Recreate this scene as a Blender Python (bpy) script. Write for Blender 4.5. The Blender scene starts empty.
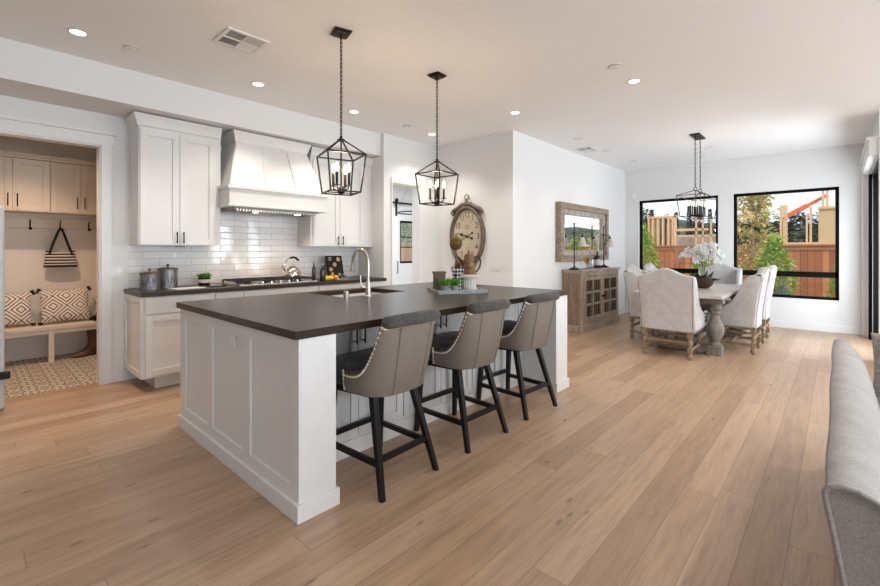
import bpy, bmesh, math, random
from math import sin, cos, pi, radians as RAD
from mathutils import Vector, Matrix

random.seed(7)
SC = bpy.context.scene
COL = SC.collection
V = Vector

# ------------------------------------------------------------------ camera
cam = bpy.data.cameras.new('camera')
cam.sensor_width = 36.0
cam.lens = 36.0 * 434.0 / 880.0
cam.shift_y = -43.0 / 880.0
cam.clip_start = 0.02
cam.clip_end = 400
camo = bpy.data.objects.new('camera', cam)
COL.objects.link(camo)
camo.location = (0, 0, 1.30)
camo.rotation_euler = (RAD(90), 0, RAD(42.47 - 90))
SC.camera = camo

# ------------------------------------------------------------------ exposure
vs = SC.view_settings
vs.view_transform = 'Standard'
vs.look = 'None'
vs.gamma = 1.0
vs.use_curve_mapping = False
vs.exposure = 0.21

# ------------------------------------------------------------------ sky
WORLD_STRENGTH = 1.25
w = bpy.data.worlds.new('sky')
SC.world = w
w.use_nodes = True
nt = w.node_tree
nt.nodes.clear()
_o = nt.nodes.new('ShaderNodeOutputWorld')
_b = nt.nodes.new('ShaderNodeBackground')
_t = nt.nodes.new('ShaderNodeTexCoord')
_n = nt.nodes.new('ShaderNodeTexNoise')
_n.inputs['Scale'].default_value = 3.0
_n.inputs['Detail'].default_value = 6.0
_r = nt.nodes.new('ShaderNodeValToRGB')
_r.color_ramp.elements[0].position = 0.35
_r.color_ramp.elements[0].color = (0.62, 0.76, 0.95, 1)
_r.color_ramp.elements[1].position = 0.62
_r.color_ramp.elements[1].color = (0.95, 0.97, 1.0, 1)
nt.links.new(_t.outputs['Generated'], _n.inputs['Vector'])
nt.links.new(_n.outputs['Fac'], _r.inputs['Fac'])
nt.links.new(_r.outputs['Color'], _b.inputs['Color'])
_b.inputs['Strength'].default_value = WORLD_STRENGTH
nt.links.new(_b.outputs['Background'], _o.inputs['Surface'])

# ------------------------------------------------------------------ daylight and sun
def area(name, loc, rot, sx, sy, power, color):
    l = bpy.data.lights.new(name, 'AREA')
    l.shape = 'RECTANGLE'
    l.size, l.size_y = sx, sy
    l.energy = power
    l.color = color
    o = bpy.data.objects.new(name, l)
    COL.objects.link(o)
    o.location = loc
    o.rotation_euler = rot
    return o

DAY = (0.82, 0.91, 1.0)
# area lamps added for daylight at the living room openings behind and beside the camera
UP = RAD(122)      # lamps tilted well upwards to put more light on the ceiling
area('living_daylight_corner', (6.93, -4.95, 1.55), (UP, 0, 0), .42, 2.35, 52, DAY)
area('living_daylight_east', (5.85, -4.95, 1.55), (UP, 0, 0), .70, 2.35, 88, DAY)
area('living_daylight_mid', (2.25, -4.95, 1.55), (UP, 0, 0), 1.5, 2.35, 155, DAY)
area('living_daylight_west', (0.15, -4.95, 1.55), (UP, 0, 0), 1.5, 2.35, 100, DAY)
area('patio_daylight', (7.85, -0.75, 1.25), (RAD(78), 0, 0), 1.1, 2.1, 72, DAY)
area('side_daylight', (-4.12, -2.0, 1.45), (RAD(90), 0, RAD(-90)), 2.4, 1.8, 12, DAY)
_sun = bpy.data.lights.new('sun', 'SUN')
_sun.energy = 2.0
_sun.angle = RAD(12)
_sun.color = (1.0, 0.95, 0.88)
suno = bpy.data.objects.new('sun', _sun)
COL.objects.link(suno)
suno.rotation_euler = V((.5, .28, -.8)).to_track_quat('-Z', 'Y').to_euler()

WARM = (1.0, 0.70, 0.44)

# ------------------------------------------------------------------ materials
class NT:
    """small helper around a node tree"""
    def __init__(s, name):
        s.m = bpy.data.materials.new(name)
        s.m.use_nodes = True
        s.t = s.m.node_tree
        s.t.nodes.clear()
        s.out = s.t.nodes.new('ShaderNodeOutputMaterial')
    def node(s, kind, **kw):
        n = s.t.nodes.new(kind)
        for k, v in kw.items():
            setattr(n, k, v)
        return n
    def put(s, sock, v):
        if v is None:
            return
        if hasattr(v, 'is_output'):
            s.t.links.new(v, sock)
        else:
            if sock.type == 'RGBA' and len(v) == 3:
                v = (*v, 1)
            sock.default_value = v
    def math(s, op, a, b=None, c=None):
        n = s.node('ShaderNodeMath', operation=op)
        s.put(n.inputs[0], a); s.put(n.inputs[1], b)
        if c is not None: s.put(n.inputs[2], c)
        return n.outputs[0]
    def coord(s, which='Object'):
        return s.node('ShaderNodeTexCoord').outputs[which]
    def sep(s, v):
        n = s.node('ShaderNodeSeparateXYZ'); s.put(n.inputs[0], v)
        return n.outputs
    def comb(s, x, y, z=0.0):
        n = s.node('ShaderNodeCombineXYZ')
        s.put(n.inputs[0], x); s.put(n.inputs[1], y); s.put(n.inputs[2], z)
        return n.outputs[0]
    def mapping(s, v, scale=(1, 1, 1), rot=(0, 0, 0), loc=(0, 0, 0)):
        n = s.node('ShaderNodeMapping')
        s.put(n.inputs['Vector'], v)
        n.inputs['Scale'].default_value = scale
        n.inputs['Rotation'].default_value = rot
        n.inputs['Location'].default_value = loc
        return n.outputs[0]
    def noise(s, v, scale, detail=3.0, rough=0.5):
        n = s.node('ShaderNodeTexNoise')
        s.put(n.inputs['Vector'], v)
        n.inputs['Scale'].default_value = scale
        n.inputs['Detail'].default_value = detail
        n.inputs['Roughness'].default_value = rough
        return n.outputs['Fac']
    def white(s, v):
        n = s.node('ShaderNodeTexWhiteNoise', noise_dimensions='3D')
        s.put(n.inputs['Vector'], v)
        return n.outputs['Value']
    def voronoi(s, v, scale):
        n = s.node('ShaderNodeTexVoronoi')
        s.put(n.inputs['Vector'], v)
        n.inputs['Scale'].default_value = scale
        return n.outputs['Distance']
    def ramp(s, f, stops):
        n = s.node('ShaderNodeValToRGB')
        s.put(n.inputs['Fac'], f)
        cr = n.color_ramp
        while len(cr.elements) < len(stops):
            cr.elements.new(0.5)
        for e, (p, c) in zip(cr.elements, stops):
            e.position = p
            e.color = (*c, 1) if len(c) == 3 else c
        return n.outputs['Color']
    def mix(s, f, a, b, blend='MIX'):
        n = s.node('ShaderNodeMix', data_type='RGBA', blend_type=blend)
        s.put(n.inputs[0], f); s.put(n.inputs[6], a); s.put(n.inputs[7], b)
        return n.outputs[2]
    def bump(s, h, strength=0.2, dist=0.01):
        n = s.node('ShaderNodeBump')
        n.inputs['Strength'].default_value = strength
        n.inputs['Distance'].default_value = dist
        s.put(n.inputs['Height'], h)
        return n.outputs[0]
    def principled(s, color, rough=0.5, metal=0.0, normal=None, **kw):
        n = s.node('ShaderNodeBsdfPrincipled')
        s.put(n.inputs['Base Color'], color)
        s.put(n.inputs['Roughness'], rough)
        s.put(n.inputs['Metallic'], metal)
        if normal is not None: s.put(n.inputs['Normal'], normal)
        for k, v in kw.items():
            s.put(n.inputs[k.replace('_', ' ')], v)
        s.t.links.new(n.outputs[0], s.out.inputs['Surface'])
        return s.m

def plain(name, c, rough=0.5, metal=0.0, var=0.04, bump=0.0, scale=20.0, **kw):
    n = NT(name)
    f = n.noise(n.coord(), scale, 3)
    lo = tuple(max(0, x * (1 - var)) for x in c)
    hi = tuple(min(1, x * (1 + var)) for x in c)
    col = n.ramp(f, [(0.3, lo), (0.7, hi)])
    nor = n.bump(f, bump, 0.004) if bump else None
    return n.principled(col, rough, metal, nor, **kw)

def wood(name, dark, light, axis='X', rough=0.55, scale=1.0, bump=0.15):
    n = NT(name)
    sc = {'X': (1.2, 14, 14), 'Y': (14, 1.2, 14), 'Z': (14, 14, 1.2)}[axis]
    v = n.mapping(n.coord(), tuple(a * scale for a in sc))
    f = n.noise(v, 2.2, 6, 0.62)
    g = n.noise(v, 9.0, 3, 0.6)
    mixd = n.math('ADD', n.math('MULTIPLY', f, 0.75), n.math('MULTIPLY', g, 0.25))
    col = n.ramp(mixd, [(0.32, dark), (0.66, light)])
    return n.principled(col, rough, 0, n.bump(mixd, bump, 0.004))

def fabric(name, dark, light, scale=260.0, rough=0.95, bump=0.35, speck=0.5):
    n = NT(name)
    c = n.coord()
    f = n.noise(c, scale, 2, 0.7)
    g = n.noise(c, 14.0, 3)
    h = n.math('ADD', n.math('MULTIPLY', f, speck), n.math('MULTIPLY', g, 1 - speck))
    col = n.ramp(h, [(0.36, dark), (0.64, light)])
    return n.principled(col, rough, 0, n.bump(f, bump, 0.002), Sheen_Weight=0.15)

def emit(name, c, strength):
    n = NT(name)
    e = n.node('ShaderNodeEmission')
    e.inputs['Color'].default_value = (*c, 1)
    e.inputs['Strength'].default_value = strength
    n.t.links.new(e.outputs[0], n.out.inputs['Surface'])
    return n.m

def glass(name, tint=(1, 1, 1), refl=0.06, rough=0.0):
    n = NT(name)
    tr = n.node('ShaderNodeBsdfTransparent'); tr.inputs['Color'].default_value = (*tint, 1)
    gl = n.node('ShaderNodeBsdfGlossy'); gl.inputs['Roughness'].default_value = rough
    lw = n.node('ShaderNodeLayerWeight'); lw.inputs['Blend'].default_value = 0.35
    f = n.math('ADD', n.math('MULTIPLY', lw.outputs['Fresnel'], 0.6), refl * 0.4)
    mx = n.node('ShaderNodeMixShader')
    n.put(mx.inputs[0], f)
    n.t.links.new(tr.outputs[0], mx.inputs[1]); n.t.links.new(gl.outputs[0], mx.inputs[2])
    n.t.links.new(mx.outputs[0], n.out.inputs['Surface'])
    return n.m

def floor_material():
    n = NT('oak_planks')
    x, y, z = n.sep(n.coord())
    W, L = 0.152, 1.85
    yr = n.math('DIVIDE', n.math('ADD', y, 50.0), W)
    row = n.math('FLOOR', yr)
    fy = n.math('FRACT', yr)
    roff = n.math('MULTIPLY', n.white(n.comb(row, 3.3, 1.0)), 7.0)
    xr = n.math('ADD', n.math('DIVIDE', n.math('ADD', x, 50.0), L), roff)
    idx = n.math('FLOOR', xr)
    fx = n.math('FRACT', xr)
    rnd = n.white(n.comb(row, idx, 5.0))
    rnd2 = n.white(n.comb(row, idx, 9.0))
    gv = n.comb(n.math('ADD', n.math('MULTIPLY', x, 1.3), n.math('MULTIPLY', rnd, 40.0)),
                n.math('MULTIPLY', y, 15.0), n.math('MULTIPLY', rnd2, 30.0))
    grain = n.noise(gv, 1.6, 6, 0.62)
    fine = n.noise(n.comb(n.math('MULTIPLY', x, 6.0), n.math('MULTIPLY', y, 160.0), rnd), 1.0, 2, 0.6)
    base = n.ramp(rnd, [(0.0, (0.345, 0.218, 0.132)), (0.3, (0.385, 0.249, 0.155)), (0.7, (0.425, 0.283, 0.181)), (1.0, (0.47, 0.321, 0.212))])
    tone = n.math('ADD', n.math('MULTIPLY', grain, 0.62), n.math('MULTIPLY', fine, 0.38))
    shade = n.ramp(tone, [(0.30, (0.66, 0.63, 0.60)), (0.5, (1.0, 1.0, 1.0)), (0.70, (1.20, 1.19, 1.17))])
    col = n.mix(1.0, base, shade, 'MULTIPLY')
    kv = n.comb(n.math('ADD', n.math('MULTIPLY', x, 1.7), n.math('MULTIPLY', rnd, 20.0)), n.math('MULTIPLY', y, 5.0), 0.0)
    kd = n.voronoi(kv, 1.5)
    kn = n.math('ADD', kd, n.math('MULTIPLY', n.noise(n.coord(), 25.0, 3), 0.08))
    knot = n.ramp(kn, [(0.085, (0.72, 0.72, 0.72)), (0.14, (0.0, 0.0, 0.0))])
    col = n.mix(knot, col, (0.13, 0.085, 0.055))
    ey = n.math('MINIMUM', fy, n.math('SUBTRACT', 1.0, fy))
    ex = n.math('MINIMUM', fx, n.math('SUBTRACT', 1.0, fx))
    gy = n.math('LESS_THAN', ey, 0.011)
    gx = n.math('LESS_THAN', ex, 0.0011)
    gap = n.math('MAXIMUM', gy, gx)
    col = n.mix(n.math('MULTIPLY', gap, 0.55), col, (0.12, 0.075, 0.045))
    h = n.math('SUBTRACT', n.math('MULTIPLY', tone, 0.35), n.math('MULTIPLY', gap, 1.0))
    rough = n.math('ADD', 0.30, n.math('MULTIPLY', grain, 0.16))
    return n.principled(col, rough, 0, n.bump(h, 0.25, 0.002), Specular_IOR_Level=0.75)

def backsplash_material():
    n = NT('white_subway_tile')
    x, y, z = n.sep(n.coord())
    H, L, G = 0.0735, 0.305, 0.0022
    zr = n.math('DIVIDE', n.math('SUBTRACT', z, 0.915), H)
    row = n.math('FLOOR', zr)
    fz = n.math('FRACT', zr)
    off = n.math('MULTIPLY', n.math('MODULO', row, 2.0), 0.5)
    xr = n.math('ADD', n.math('DIVIDE', x, L), off)
    fx = n.math('FRACT', xr)
    ez = n.math('MULTIPLY', n.math('MINIMUM', fz, n.math('SUBTRACT', 1.0, fz)), H)
    ex = n.math('MULTIPLY', n.math('MINIMUM', fx, n.math('SUBTRACT', 1.0, fx)), L)
    e = n.math('MINIMUM', ez, ex)
    grout = n.math('LESS_THAN', e, G)
    rnd = n.white(n.comb(row, n.math('FLOOR', xr), 2.0))
    tile = n.ramp(rnd, [(0, (0.72, 0.72, 0.72)), (1, (0.80, 0.80, 0.80))])
    col = n.mix(grout, tile, (0.40, 0.38, 0.36))
    hh = n.node('ShaderNodeMapRange')
    n.put(hh.inputs['Value'], e); hh.inputs['From Min'].default_value = 0.0; hh.inputs['From Max'].default_value = 0.006
    wob = n.noise(n.coord(), 9.0, 2)
    h = n.math('ADD', hh.outputs[0], n.math('MULTIPLY', wob, 0.25))
    rough = n.math('ADD', 0.07, n.math('MULTIPLY', grout, 0.6))
    return n.principled(col, rough, 0, n.bump(h, 0.25, 0.003))

def mudroom_tile_material():
    n = NT('patterned_cement_tile')
    x, y, z = n.sep(n.coord())
    S = 0.2
    u = n.math('SUBTRACT', n.math('FRACT', n.math('DIVIDE', n.math('ADD', x, 20.0), S)), 0.5)
    v = n.math('SUBTRACT', n.math('FRACT', n.math('DIVIDE', n.math('ADD', y, 20.0), S)), 0.5)
    au, av = n.math('ABSOLUTE', u), n.math('ABSOLUTE', v)
    d1 = n.math('ADD', au, av)
    d2 = n.math('MAXIMUM', au, av)
    r = n.math('SQRT', n.math('ADD', n.math('MULTIPLY', u, u), n.math('MULTIPLY', v, v)))
    a = n.math('GREATER_THAN', n.math('SINE', n.math('MULTIPLY', d1, 21.0)), 0.1)
    b = n.math('GREATER_THAN', n.math('SINE', n.math('MULTIPLY', n.math('SUBTRACT', d2, r), 44.0)), 0.2)
    m = n.math('ABSOLUTE', n.math('SUBTRACT', a, b))
    col = n.mix(m, (0.70, 0.61, 0.50), (0.055, 0.065, 0.06))
    tan = n.math('LESS_THAN', r, 0.17)
    col = n.mix(tan, col, (0.33, 0.22, 0.14))
    g = n.math('GREATER_THAN', d2, 0.488)
    col = n.mix(g, col, (0.4, 0.38, 0.35))
    return n.principled(col, 0.5)

def diamond_pillow_material():
    n = NT('diamond_pattern_linen')
    x, y, z = n.sep(n.coord())
    u = n.math('SUBTRACT', n.math('FRACT', n.math('ADD', n.math('DIVIDE', x, 0.25), 10.5)), 0.5)
    v = n.math('SUBTRACT', n.math('FRACT', n.math('ADD', n.math('DIVIDE', z, 0.25), 10.08)), 0.5)
    d = n.math('ADD', n.math('ABSOLUTE', u), n.math('ABSOLUTE', v))      # 0 in centre .. 1 in corners
    dd = n.math('PINGPONG', d, 0.5)
    wob = n.math('MULTIPLY', n.noise(n.coord(), 60.0, 2), 0.03)
    q = n.math('ADD', dd, wob)
    line = n.math('GREATER_THAN', n.math('SINE', n.math('MULTIPLY', n.math('ADD', q, 0.035), 37.0)), 0.55)
    col = n.mix(line, (0.74, 0.68, 0.62), (0.055, 0.035, 0.035))
    f = n.noise(n.coord(), 300.0, 2)
    return n.principled(col, 0.95, 0, n.bump(f, 0.3, 0.002))

def stripe_material():
    n = NT('black_and_white_striped_canvas')
    x, y, z = n.sep(n.coord())
    s = n.math('FRACT', n.math('DIVIDE', n.math('ADD', z, 5.0), 0.036))
    col = n.mix(n.math('LESS_THAN', s, 0.52), (0.62, 0.56, 0.50), (0.012, 0.012, 0.014))
    return n.principled(col, 0.9)

def plaid_material():
    n = NT('black_and_white_plaid_cloth')
    x, y, z = n.sep(n.coord())
    a = n.math('LESS_THAN', n.math('FRACT', n.math('DIVIDE', n.math('ADD', n.math('ADD', x, n.math('MULTIPLY', y, -0.6)), 5.0), 0.034)), 0.5)
    b = n.math('LESS_THAN', n.math('FRACT', n.math('DIVIDE', n.math('ADD', z, 5.0), 0.034)), 0.5)
    s = n.math('MULTIPLY', n.math('ADD', a, b), 0.5)
    col = n.ramp(s, [(0.0, (0.72, 0.70, 0.68)), (0.5, (0.16, 0.15, 0.16)), (1.0, (0.015, 0.015, 0.018))])
    return n.principled(col, 0.95)

def boards_material(name, dark, light, axis, width):
    """vertical boards: gaps and tone from the position along `axis`"""
    n = NT(name)
    xyz = n.sep(n.coord())
    p = n.math('DIVIDE', n.math('ADD', xyz['XYZ'.index(axis)], 80.0), width)
    rnd = n.white(n.comb(n.math('FLOOR', p), 1.0, 2.0))
    f = n.math('FRACT', p)
    e = n.math('MINIMUM', f, n.math('SUBTRACT', 1.0, f))
    gr = n.noise(n.mapping(n.coord(), (20, 20, 1.5)), 2.0, 4)
    t = n.math('ADD', n.math('MULTIPLY', rnd, 0.6), n.math('MULTIPLY', gr, 0.4))
    col = n.ramp(t, [(0.2, dark), (0.8, light)])
    col = n.mix(n.math('LESS_THAN', e, 0.035), col, tuple(c * 0.3 for c in dark))
    return n.principled(col, 0.8)

def leaf_material(name, stops, trans=0.35):
    n = NT(name)
    g = n.node('ShaderNodeNewGeometry')
    col = n.ramp(g.outputs['Random Per Island'], stops)
    b = n.node('ShaderNodeBsdfDiffuse'); n.put(b.inputs['Color'], col)
    t = n.node('ShaderNodeBsdfTranslucent'); n.put(t.inputs['Color'], col)
    mx = n.node('ShaderNodeMixShader'); mx.inputs[0].default_value = trans
    n.t.links.new(b.outputs[0], mx.inputs[1]); n.t.links.new(t.outputs[0], mx.inputs[2])
    n.t.links.new(mx.outputs[0], n.out.inputs['Surface'])
    return n.m

M = {}
M['wall'] = plain('white_wall_paint', (0.755, 0.752, 0.745), 0.75, var=0.01, bump=0.03, scale=120)
M['ceiling'] = plain('white_ceiling_paint', (0.89, 0.89, 0.89), 0.85, var=0.01)
M['trim'] = plain('white_trim_paint', (0.765, 0.765, 0.757), 0.4, var=0.01)
M['cabinet'] = plain('white_cabinet_lacquer', (0.73, 0.722, 0.71), 0.38, var=0.01)
M['island'] = plain('white_island_lacquer', (0.745, 0.745, 0.745), 0.38, var=0.01)
M['mud_cabinet'] = plain('cream_cabinet_lacquer', (0.66, 0.57, 0.47), 0.45, var=0.02)
M['mud_wall'] = plain('warm_white_wall_paint', (0.72, 0.67, 0.62), 0.75, var=0.015)
M['floor'] = floor_material()
M['tile'] = backsplash_material()
M['mud_tile'] = mudroom_tile_material()
M['worktop'] = plain('dark_leathered_stone', (0.036, 0.022, 0.013), 0.30, var=0.25, bump=0.05, scale=90, Specular_IOR_Level=0.3)
M['black_metal'] = plain('black_iron', (0.012, 0.011, 0.010), 0.42, 0.6, var=0.1)
M['bronze_metal'] = plain('dark_bronze', (0.035, 0.024, 0.016), 0.4, 0.8, var=0.15)
M['black_frame'] = plain('black_window_frame', (0.003, 0.003, 0.0035), 0.5, 0.0, var=0.05, Specular_IOR_Level=0.12)
M['black_wood'] = plain('black_stained_wood', (0.006, 0.0055, 0.0055), 0.42, var=0.15, Specular_IOR_Level=0.3)
M['steel'] = plain('brushed_steel', (0.62, 0.59, 0.56), 0.25, 1.0, var=0.04)
M['polished_steel'] = plain('polished_steel', (0.70, 0.64, 0.58), 0.08, 1.0, var=0.02)
M['nickel'] = plain('satin_nickel', (0.60, 0.55, 0.50), 0.28, 1.0, var=0.03)
M['brass_nail'] = plain('pale_brass_nail', (0.70, 0.62, 0.50), 0.3, 1.0, var=0.03)
M['cast_iron'] = plain('black_cast_iron', (0.016, 0.014, 0.013), 0.55, 0.2, var=0.2)
M['ceramic'] = plain('white_ceramic', (0.78, 0.78, 0.77), 0.15, var=0.01)
M['plastic_white'] = plain('white_plastic', (0.76, 0.75, 0.73), 0.35, var=0.01)
M['plastic_grey'] = plain('grey_plastic', (0.30, 0.30, 0.30), 0.5, var=0.02)
M['dark'] = plain('hollow_shade', (0.02, 0.02, 0.02), 0.8)
M['taupe_leather'] = plain('taupe_leather', (0.205, 0.172, 0.148), 0.48, var=0.07, bump=0.08, scale=180)
M['tweed'] = fabric('charcoal_tweed', (0.022, 0.020, 0.020), (0.110, 0.102, 0.098), 170, speck=0.75)
M['linen'] = fabric('pale_linen', (0.45, 0.43, 0.42), (0.55, 0.53, 0.52), 300, speck=0.4)
M['sofa'] = fabric('grey_beige_sofa_weave', (0.215, 0.205, 0.195), (0.33, 0.315, 0.30), 190, speck=0.65)
M['pillow_grey'] = fabric('striped_grey_pillow', (0.20, 0.19, 0.18), (0.42, 0.40, 0.38), 60, speck=0.7)
M['chair_wood'] = wood('weathered_oak_chair', (0.13, 0.085, 0.05), (0.33, 0.235, 0.15), 'Z')
M['table_wood'] = wood('grey_washed_table', (0.11, 0.095, 0.08), (0.25, 0.22, 0.19), 'Z')
M['table_top'] = wood('washed_top_with_sheen', (0.46, 0.43, 0.39), (0.62, 0.58, 0.54), 'X', rough=0.3)  # washed wood, lightened further to take in a whitish reflection
M['buffet_wood'] = wood('weathered_pine_buffet', (0.14, 0.085, 0.052), (0.36, 0.245, 0.165), 'Z')
M['buffet_front'] = wood('grey_weathered_pine', (0.24, 0.175, 0.125), (0.54, 0.43, 0.335), 'Z')
M['buffet_top'] = wood('weathered_pine_top', (0.26, 0.20, 0.15), (0.47, 0.39, 0.32), 'X')
M['mirror_wood'] = wood('driftwood_mirror_frame', (0.11, 0.068, 0.04), (0.42, 0.32, 0.235), 'X')
M['mirror_strip'] = wood('bleached_wood_strips', (0.07, 0.055, 0.042), (0.66, 0.59, 0.51), 'Z', scale=2.0)
M['mirror_glass'] = plain('mirror_silver', (0.90, 0.91, 0.91), 0.02, 1.0, var=0.0)
M['glass'] = glass('window_glass', (0.98, 0.99, 0.98), 0.04)
M['dark_glass'] = plain('dark_reflective_glass', (0.005, 0.005, 0.006), 0.35, var=0.0, Specular_IOR_Level=0.1)
M['clear_glass'] = glass('clear_glass', (0.93, 0.95, 0.95), 0.12)
M['amber_glass'] = glass('amber_glass', (0.95, 0.75, 0.35), 0.12)
M['cream_glass'] = plain('cream_glass_shade', (0.80, 0.74, 0.60), 0.2, var=0.04, Transmission_Weight=0.5)
M['bottle'] = plain('dark_bottle_glass', (0.010, 0.010, 0.010), 0.08, var=0.1)
M['bottle_brown'] = plain('brown_bottle_glass', (0.035, 0.014, 0.008), 0.1, var=0.1)
M['label'] = plain('cream_paper_label', (0.6, 0.56, 0.5), 0.7)
M['paper'] = plain('white_paper', (0.72, 0.69, 0.66), 0.7)
M['canister'] = None
M['galv'] = plain('galvanised_steel', (0.34, 0.36, 0.38), 0.45, 0.55, var=0.25, scale=14)
M['tray_wood'] = wood('grey_tray_wood', (0.22, 0.24, 0.26), (0.42, 0.45, 0.47), 'X')
M['rust'] = plain('rusty_enamel', (0.20, 0.10, 0.042), 0.5, 0.25, var=0.5, scale=22)
M['rust_dark'] = plain('dark_rusty_metal', (0.08, 0.05, 0.03), 0.5, 0.5, var=0.3)
M['brown_block'] = wood('brown_wood_block', (0.07, 0.042, 0.026), (0.17, 0.105, 0.065), 'Z')
M['clock_wood'] = wood('carved_brown_clock_frame', (0.075, 0.052, 0.036), (0.21, 0.155, 0.11), 'Z', scale=2)
M['clock_face'] = plain('aged_cream_dial', (0.52, 0.44, 0.31), 0.6, var=0.10, scale=6)
M['ink'] = plain('black_ink', (0.018, 0.016, 0.014), 0.6)
M['moss'] = plain('brown_moss', (0.14, 0.085, 0.022), 0.95, var=0.55, bump=0.8, scale=60)
M['dried'] = plain('dried_orange_petals', (0.35, 0.19, 0.07), 0.8, var=0.3)
M['yellow'] = plain('lemon_peel', (0.72, 0.50, 0.02), 0.4, var=0.08)
M['orange'] = plain('orange_peel', (0.66, 0.24, 0.06), 0.45, var=0.08)
M['book_cover'] = plain('dark_brown_book_cover', (0.022, 0.010, 0.007), 0.5, var=0.4, scale=8, Specular_IOR_Level=0.2)
M['food'] = plain('tan_food_print', (0.55, 0.36, 0.22), 0.5, var=0.25, scale=30)
M['boot'] = plain('brown_leather_boot', (0.115, 0.055, 0.028), 0.5, var=0.2)
M['stripes'] = stripe_material()
M['black_canvas'] = plain('black_canvas', (0.012, 0.012, 0.013), 0.9)
M['pillow'] = diamond_pillow_material()
M['plaid'] = plaid_material()
M['bench'] = plain('cream_bench_paint', (0.66, 0.58, 0.50), 0.5, var=0.02)
M['pebble'] = plain('grey_enamel', (0.52, 0.54, 0.55), 0.4, var=0.02)
M['leaf_green'] = leaf_material('house_plant_leaf', [(0, (0.06, 0.19, 0.03)), (1, (0.20, 0.42, 0.07))])
M['leaf_dark'] = leaf_material('orchid_leaf', [(0, (0.02, 0.05, 0.02)), (1, (0.06, 0.12, 0.04))], 0.1)
M['petal'] = leaf_material('white_orchid_petal', [(0, (0.78, 0.78, 0.76)), (1, (0.88, 0.88, 0.86))], 0.4)
M['stem'] = plain('green_stem', (0.16, 0.20, 0.05), 0.6)
M['bush_leaf'] = leaf_material('bright_bush_leaf', [(0, (0.18, 0.32, 0.05)), (0.5, (0.40, 0.58, 0.10)), (1, (0.70, 0.74, 0.24))])
M['yellow_leaf'] = leaf_material('yellowing_leaf', [(0, (0.40, 0.46, 0.12)), (0.45, (0.74, 0.66, 0.24)), (0.8, (0.85, 0.68, 0.32)), (1, (0.66, 0.32, 0.14))])
M['grey_leaf'] = leaf_material('silvery_leaf', [(0, (0.20, 0.26, 0.20)), (1, (0.45, 0.50, 0.42))])
M['dark_leaf'] = leaf_material('dark_conifer_needle', [(0, (0.035, 0.055, 0.035)), (1, (0.12, 0.14, 0.10))], 0.1)
M['bark'] = plain('pale_bark', (0.35, 0.29, 0.23), 0.9, var=0.3)
M['fence'] = boards_material('red_cedar_boards', (0.36, 0.115, 0.045), (0.60, 0.25, 0.11), 'Y', 0.14)
M['fence_rail'] = wood('red_cedar_rail', (0.30, 0.11, 0.05), (0.50, 0.22, 0.10), 'Y')
M['lumber'] = wood('new_framing_lumber', (0.62, 0.36, 0.19), (0.82, 0.56, 0.34), 'Z')
M['plywood'] = boards_material('pale_plywood', (0.62, 0.44, 0.24), (0.74, 0.55, 0.32), 'Y', 1.22)
M['osb'] = plain('grey_brown_sheathing', (0.42, 0.35, 0.30), 0.8, var=0.2, scale=3)
M['boom'] = plain('red_orange_machine_paint', (0.78, 0.17, 0.055), 0.45, var=0.06)
M['hill'] = plain('distant_hill', (0.085, 0.10, 0.075), 0.95, var=0.5, scale=0.5, Specular_IOR_Level=0.0)
M['ground'] = plain('bare_garden_soil', (0.22, 0.17, 0.12), 0.95, var=0.3, scale=2)
M['orange_fence'] = boards_material('orange_cedar_boards', (0.62, 0.27, 0.07), (0.80, 0.42, 0.14), 'X', 0.14)
M['bulb'] = emit('warm_bulb', (1.0, 0.70, 0.38), 7.0)
M['dim_bulb'] = emit('dim_warm_bulb', (1.0, 0.78, 0.55), 1.6)
M['can_lens'] = emit('warm_downlight_lens', (1.0, 0.86, 0.68), 9.0)
M['hood_lens'] = emit('warm_hood_lens', (1.0, 0.80, 0.55), 8.0)
M['ivory'] = plain('ivory_candle_sleeve', (0.62, 0.55, 0.42), 0.5)

def canister_material():
    n = NT('ribbed_pewter')
    x, y, z = n.sep(n.coord())
    wv = n.node('ShaderNodeTexVoronoi')
    n.put(wv.inputs['Vector'], n.mapping(n.coord(), (1, 1, 0.22)))
    wv.inputs['Scale'].default_value = 60
    col = n.ramp(wv.outputs['Distance'], [(0.1, (0.055, 0.055, 0.06)), (0.6, (0.26, 0.26, 0.27))])
    return n.principled(col, 0.4, 0.7, n.bump(wv.outputs['Distance'], 0.5, 0.004))
M['canister'] = canister_material()

# ------------------------------------------------------------------ mesh building
ORG = {}

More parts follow.
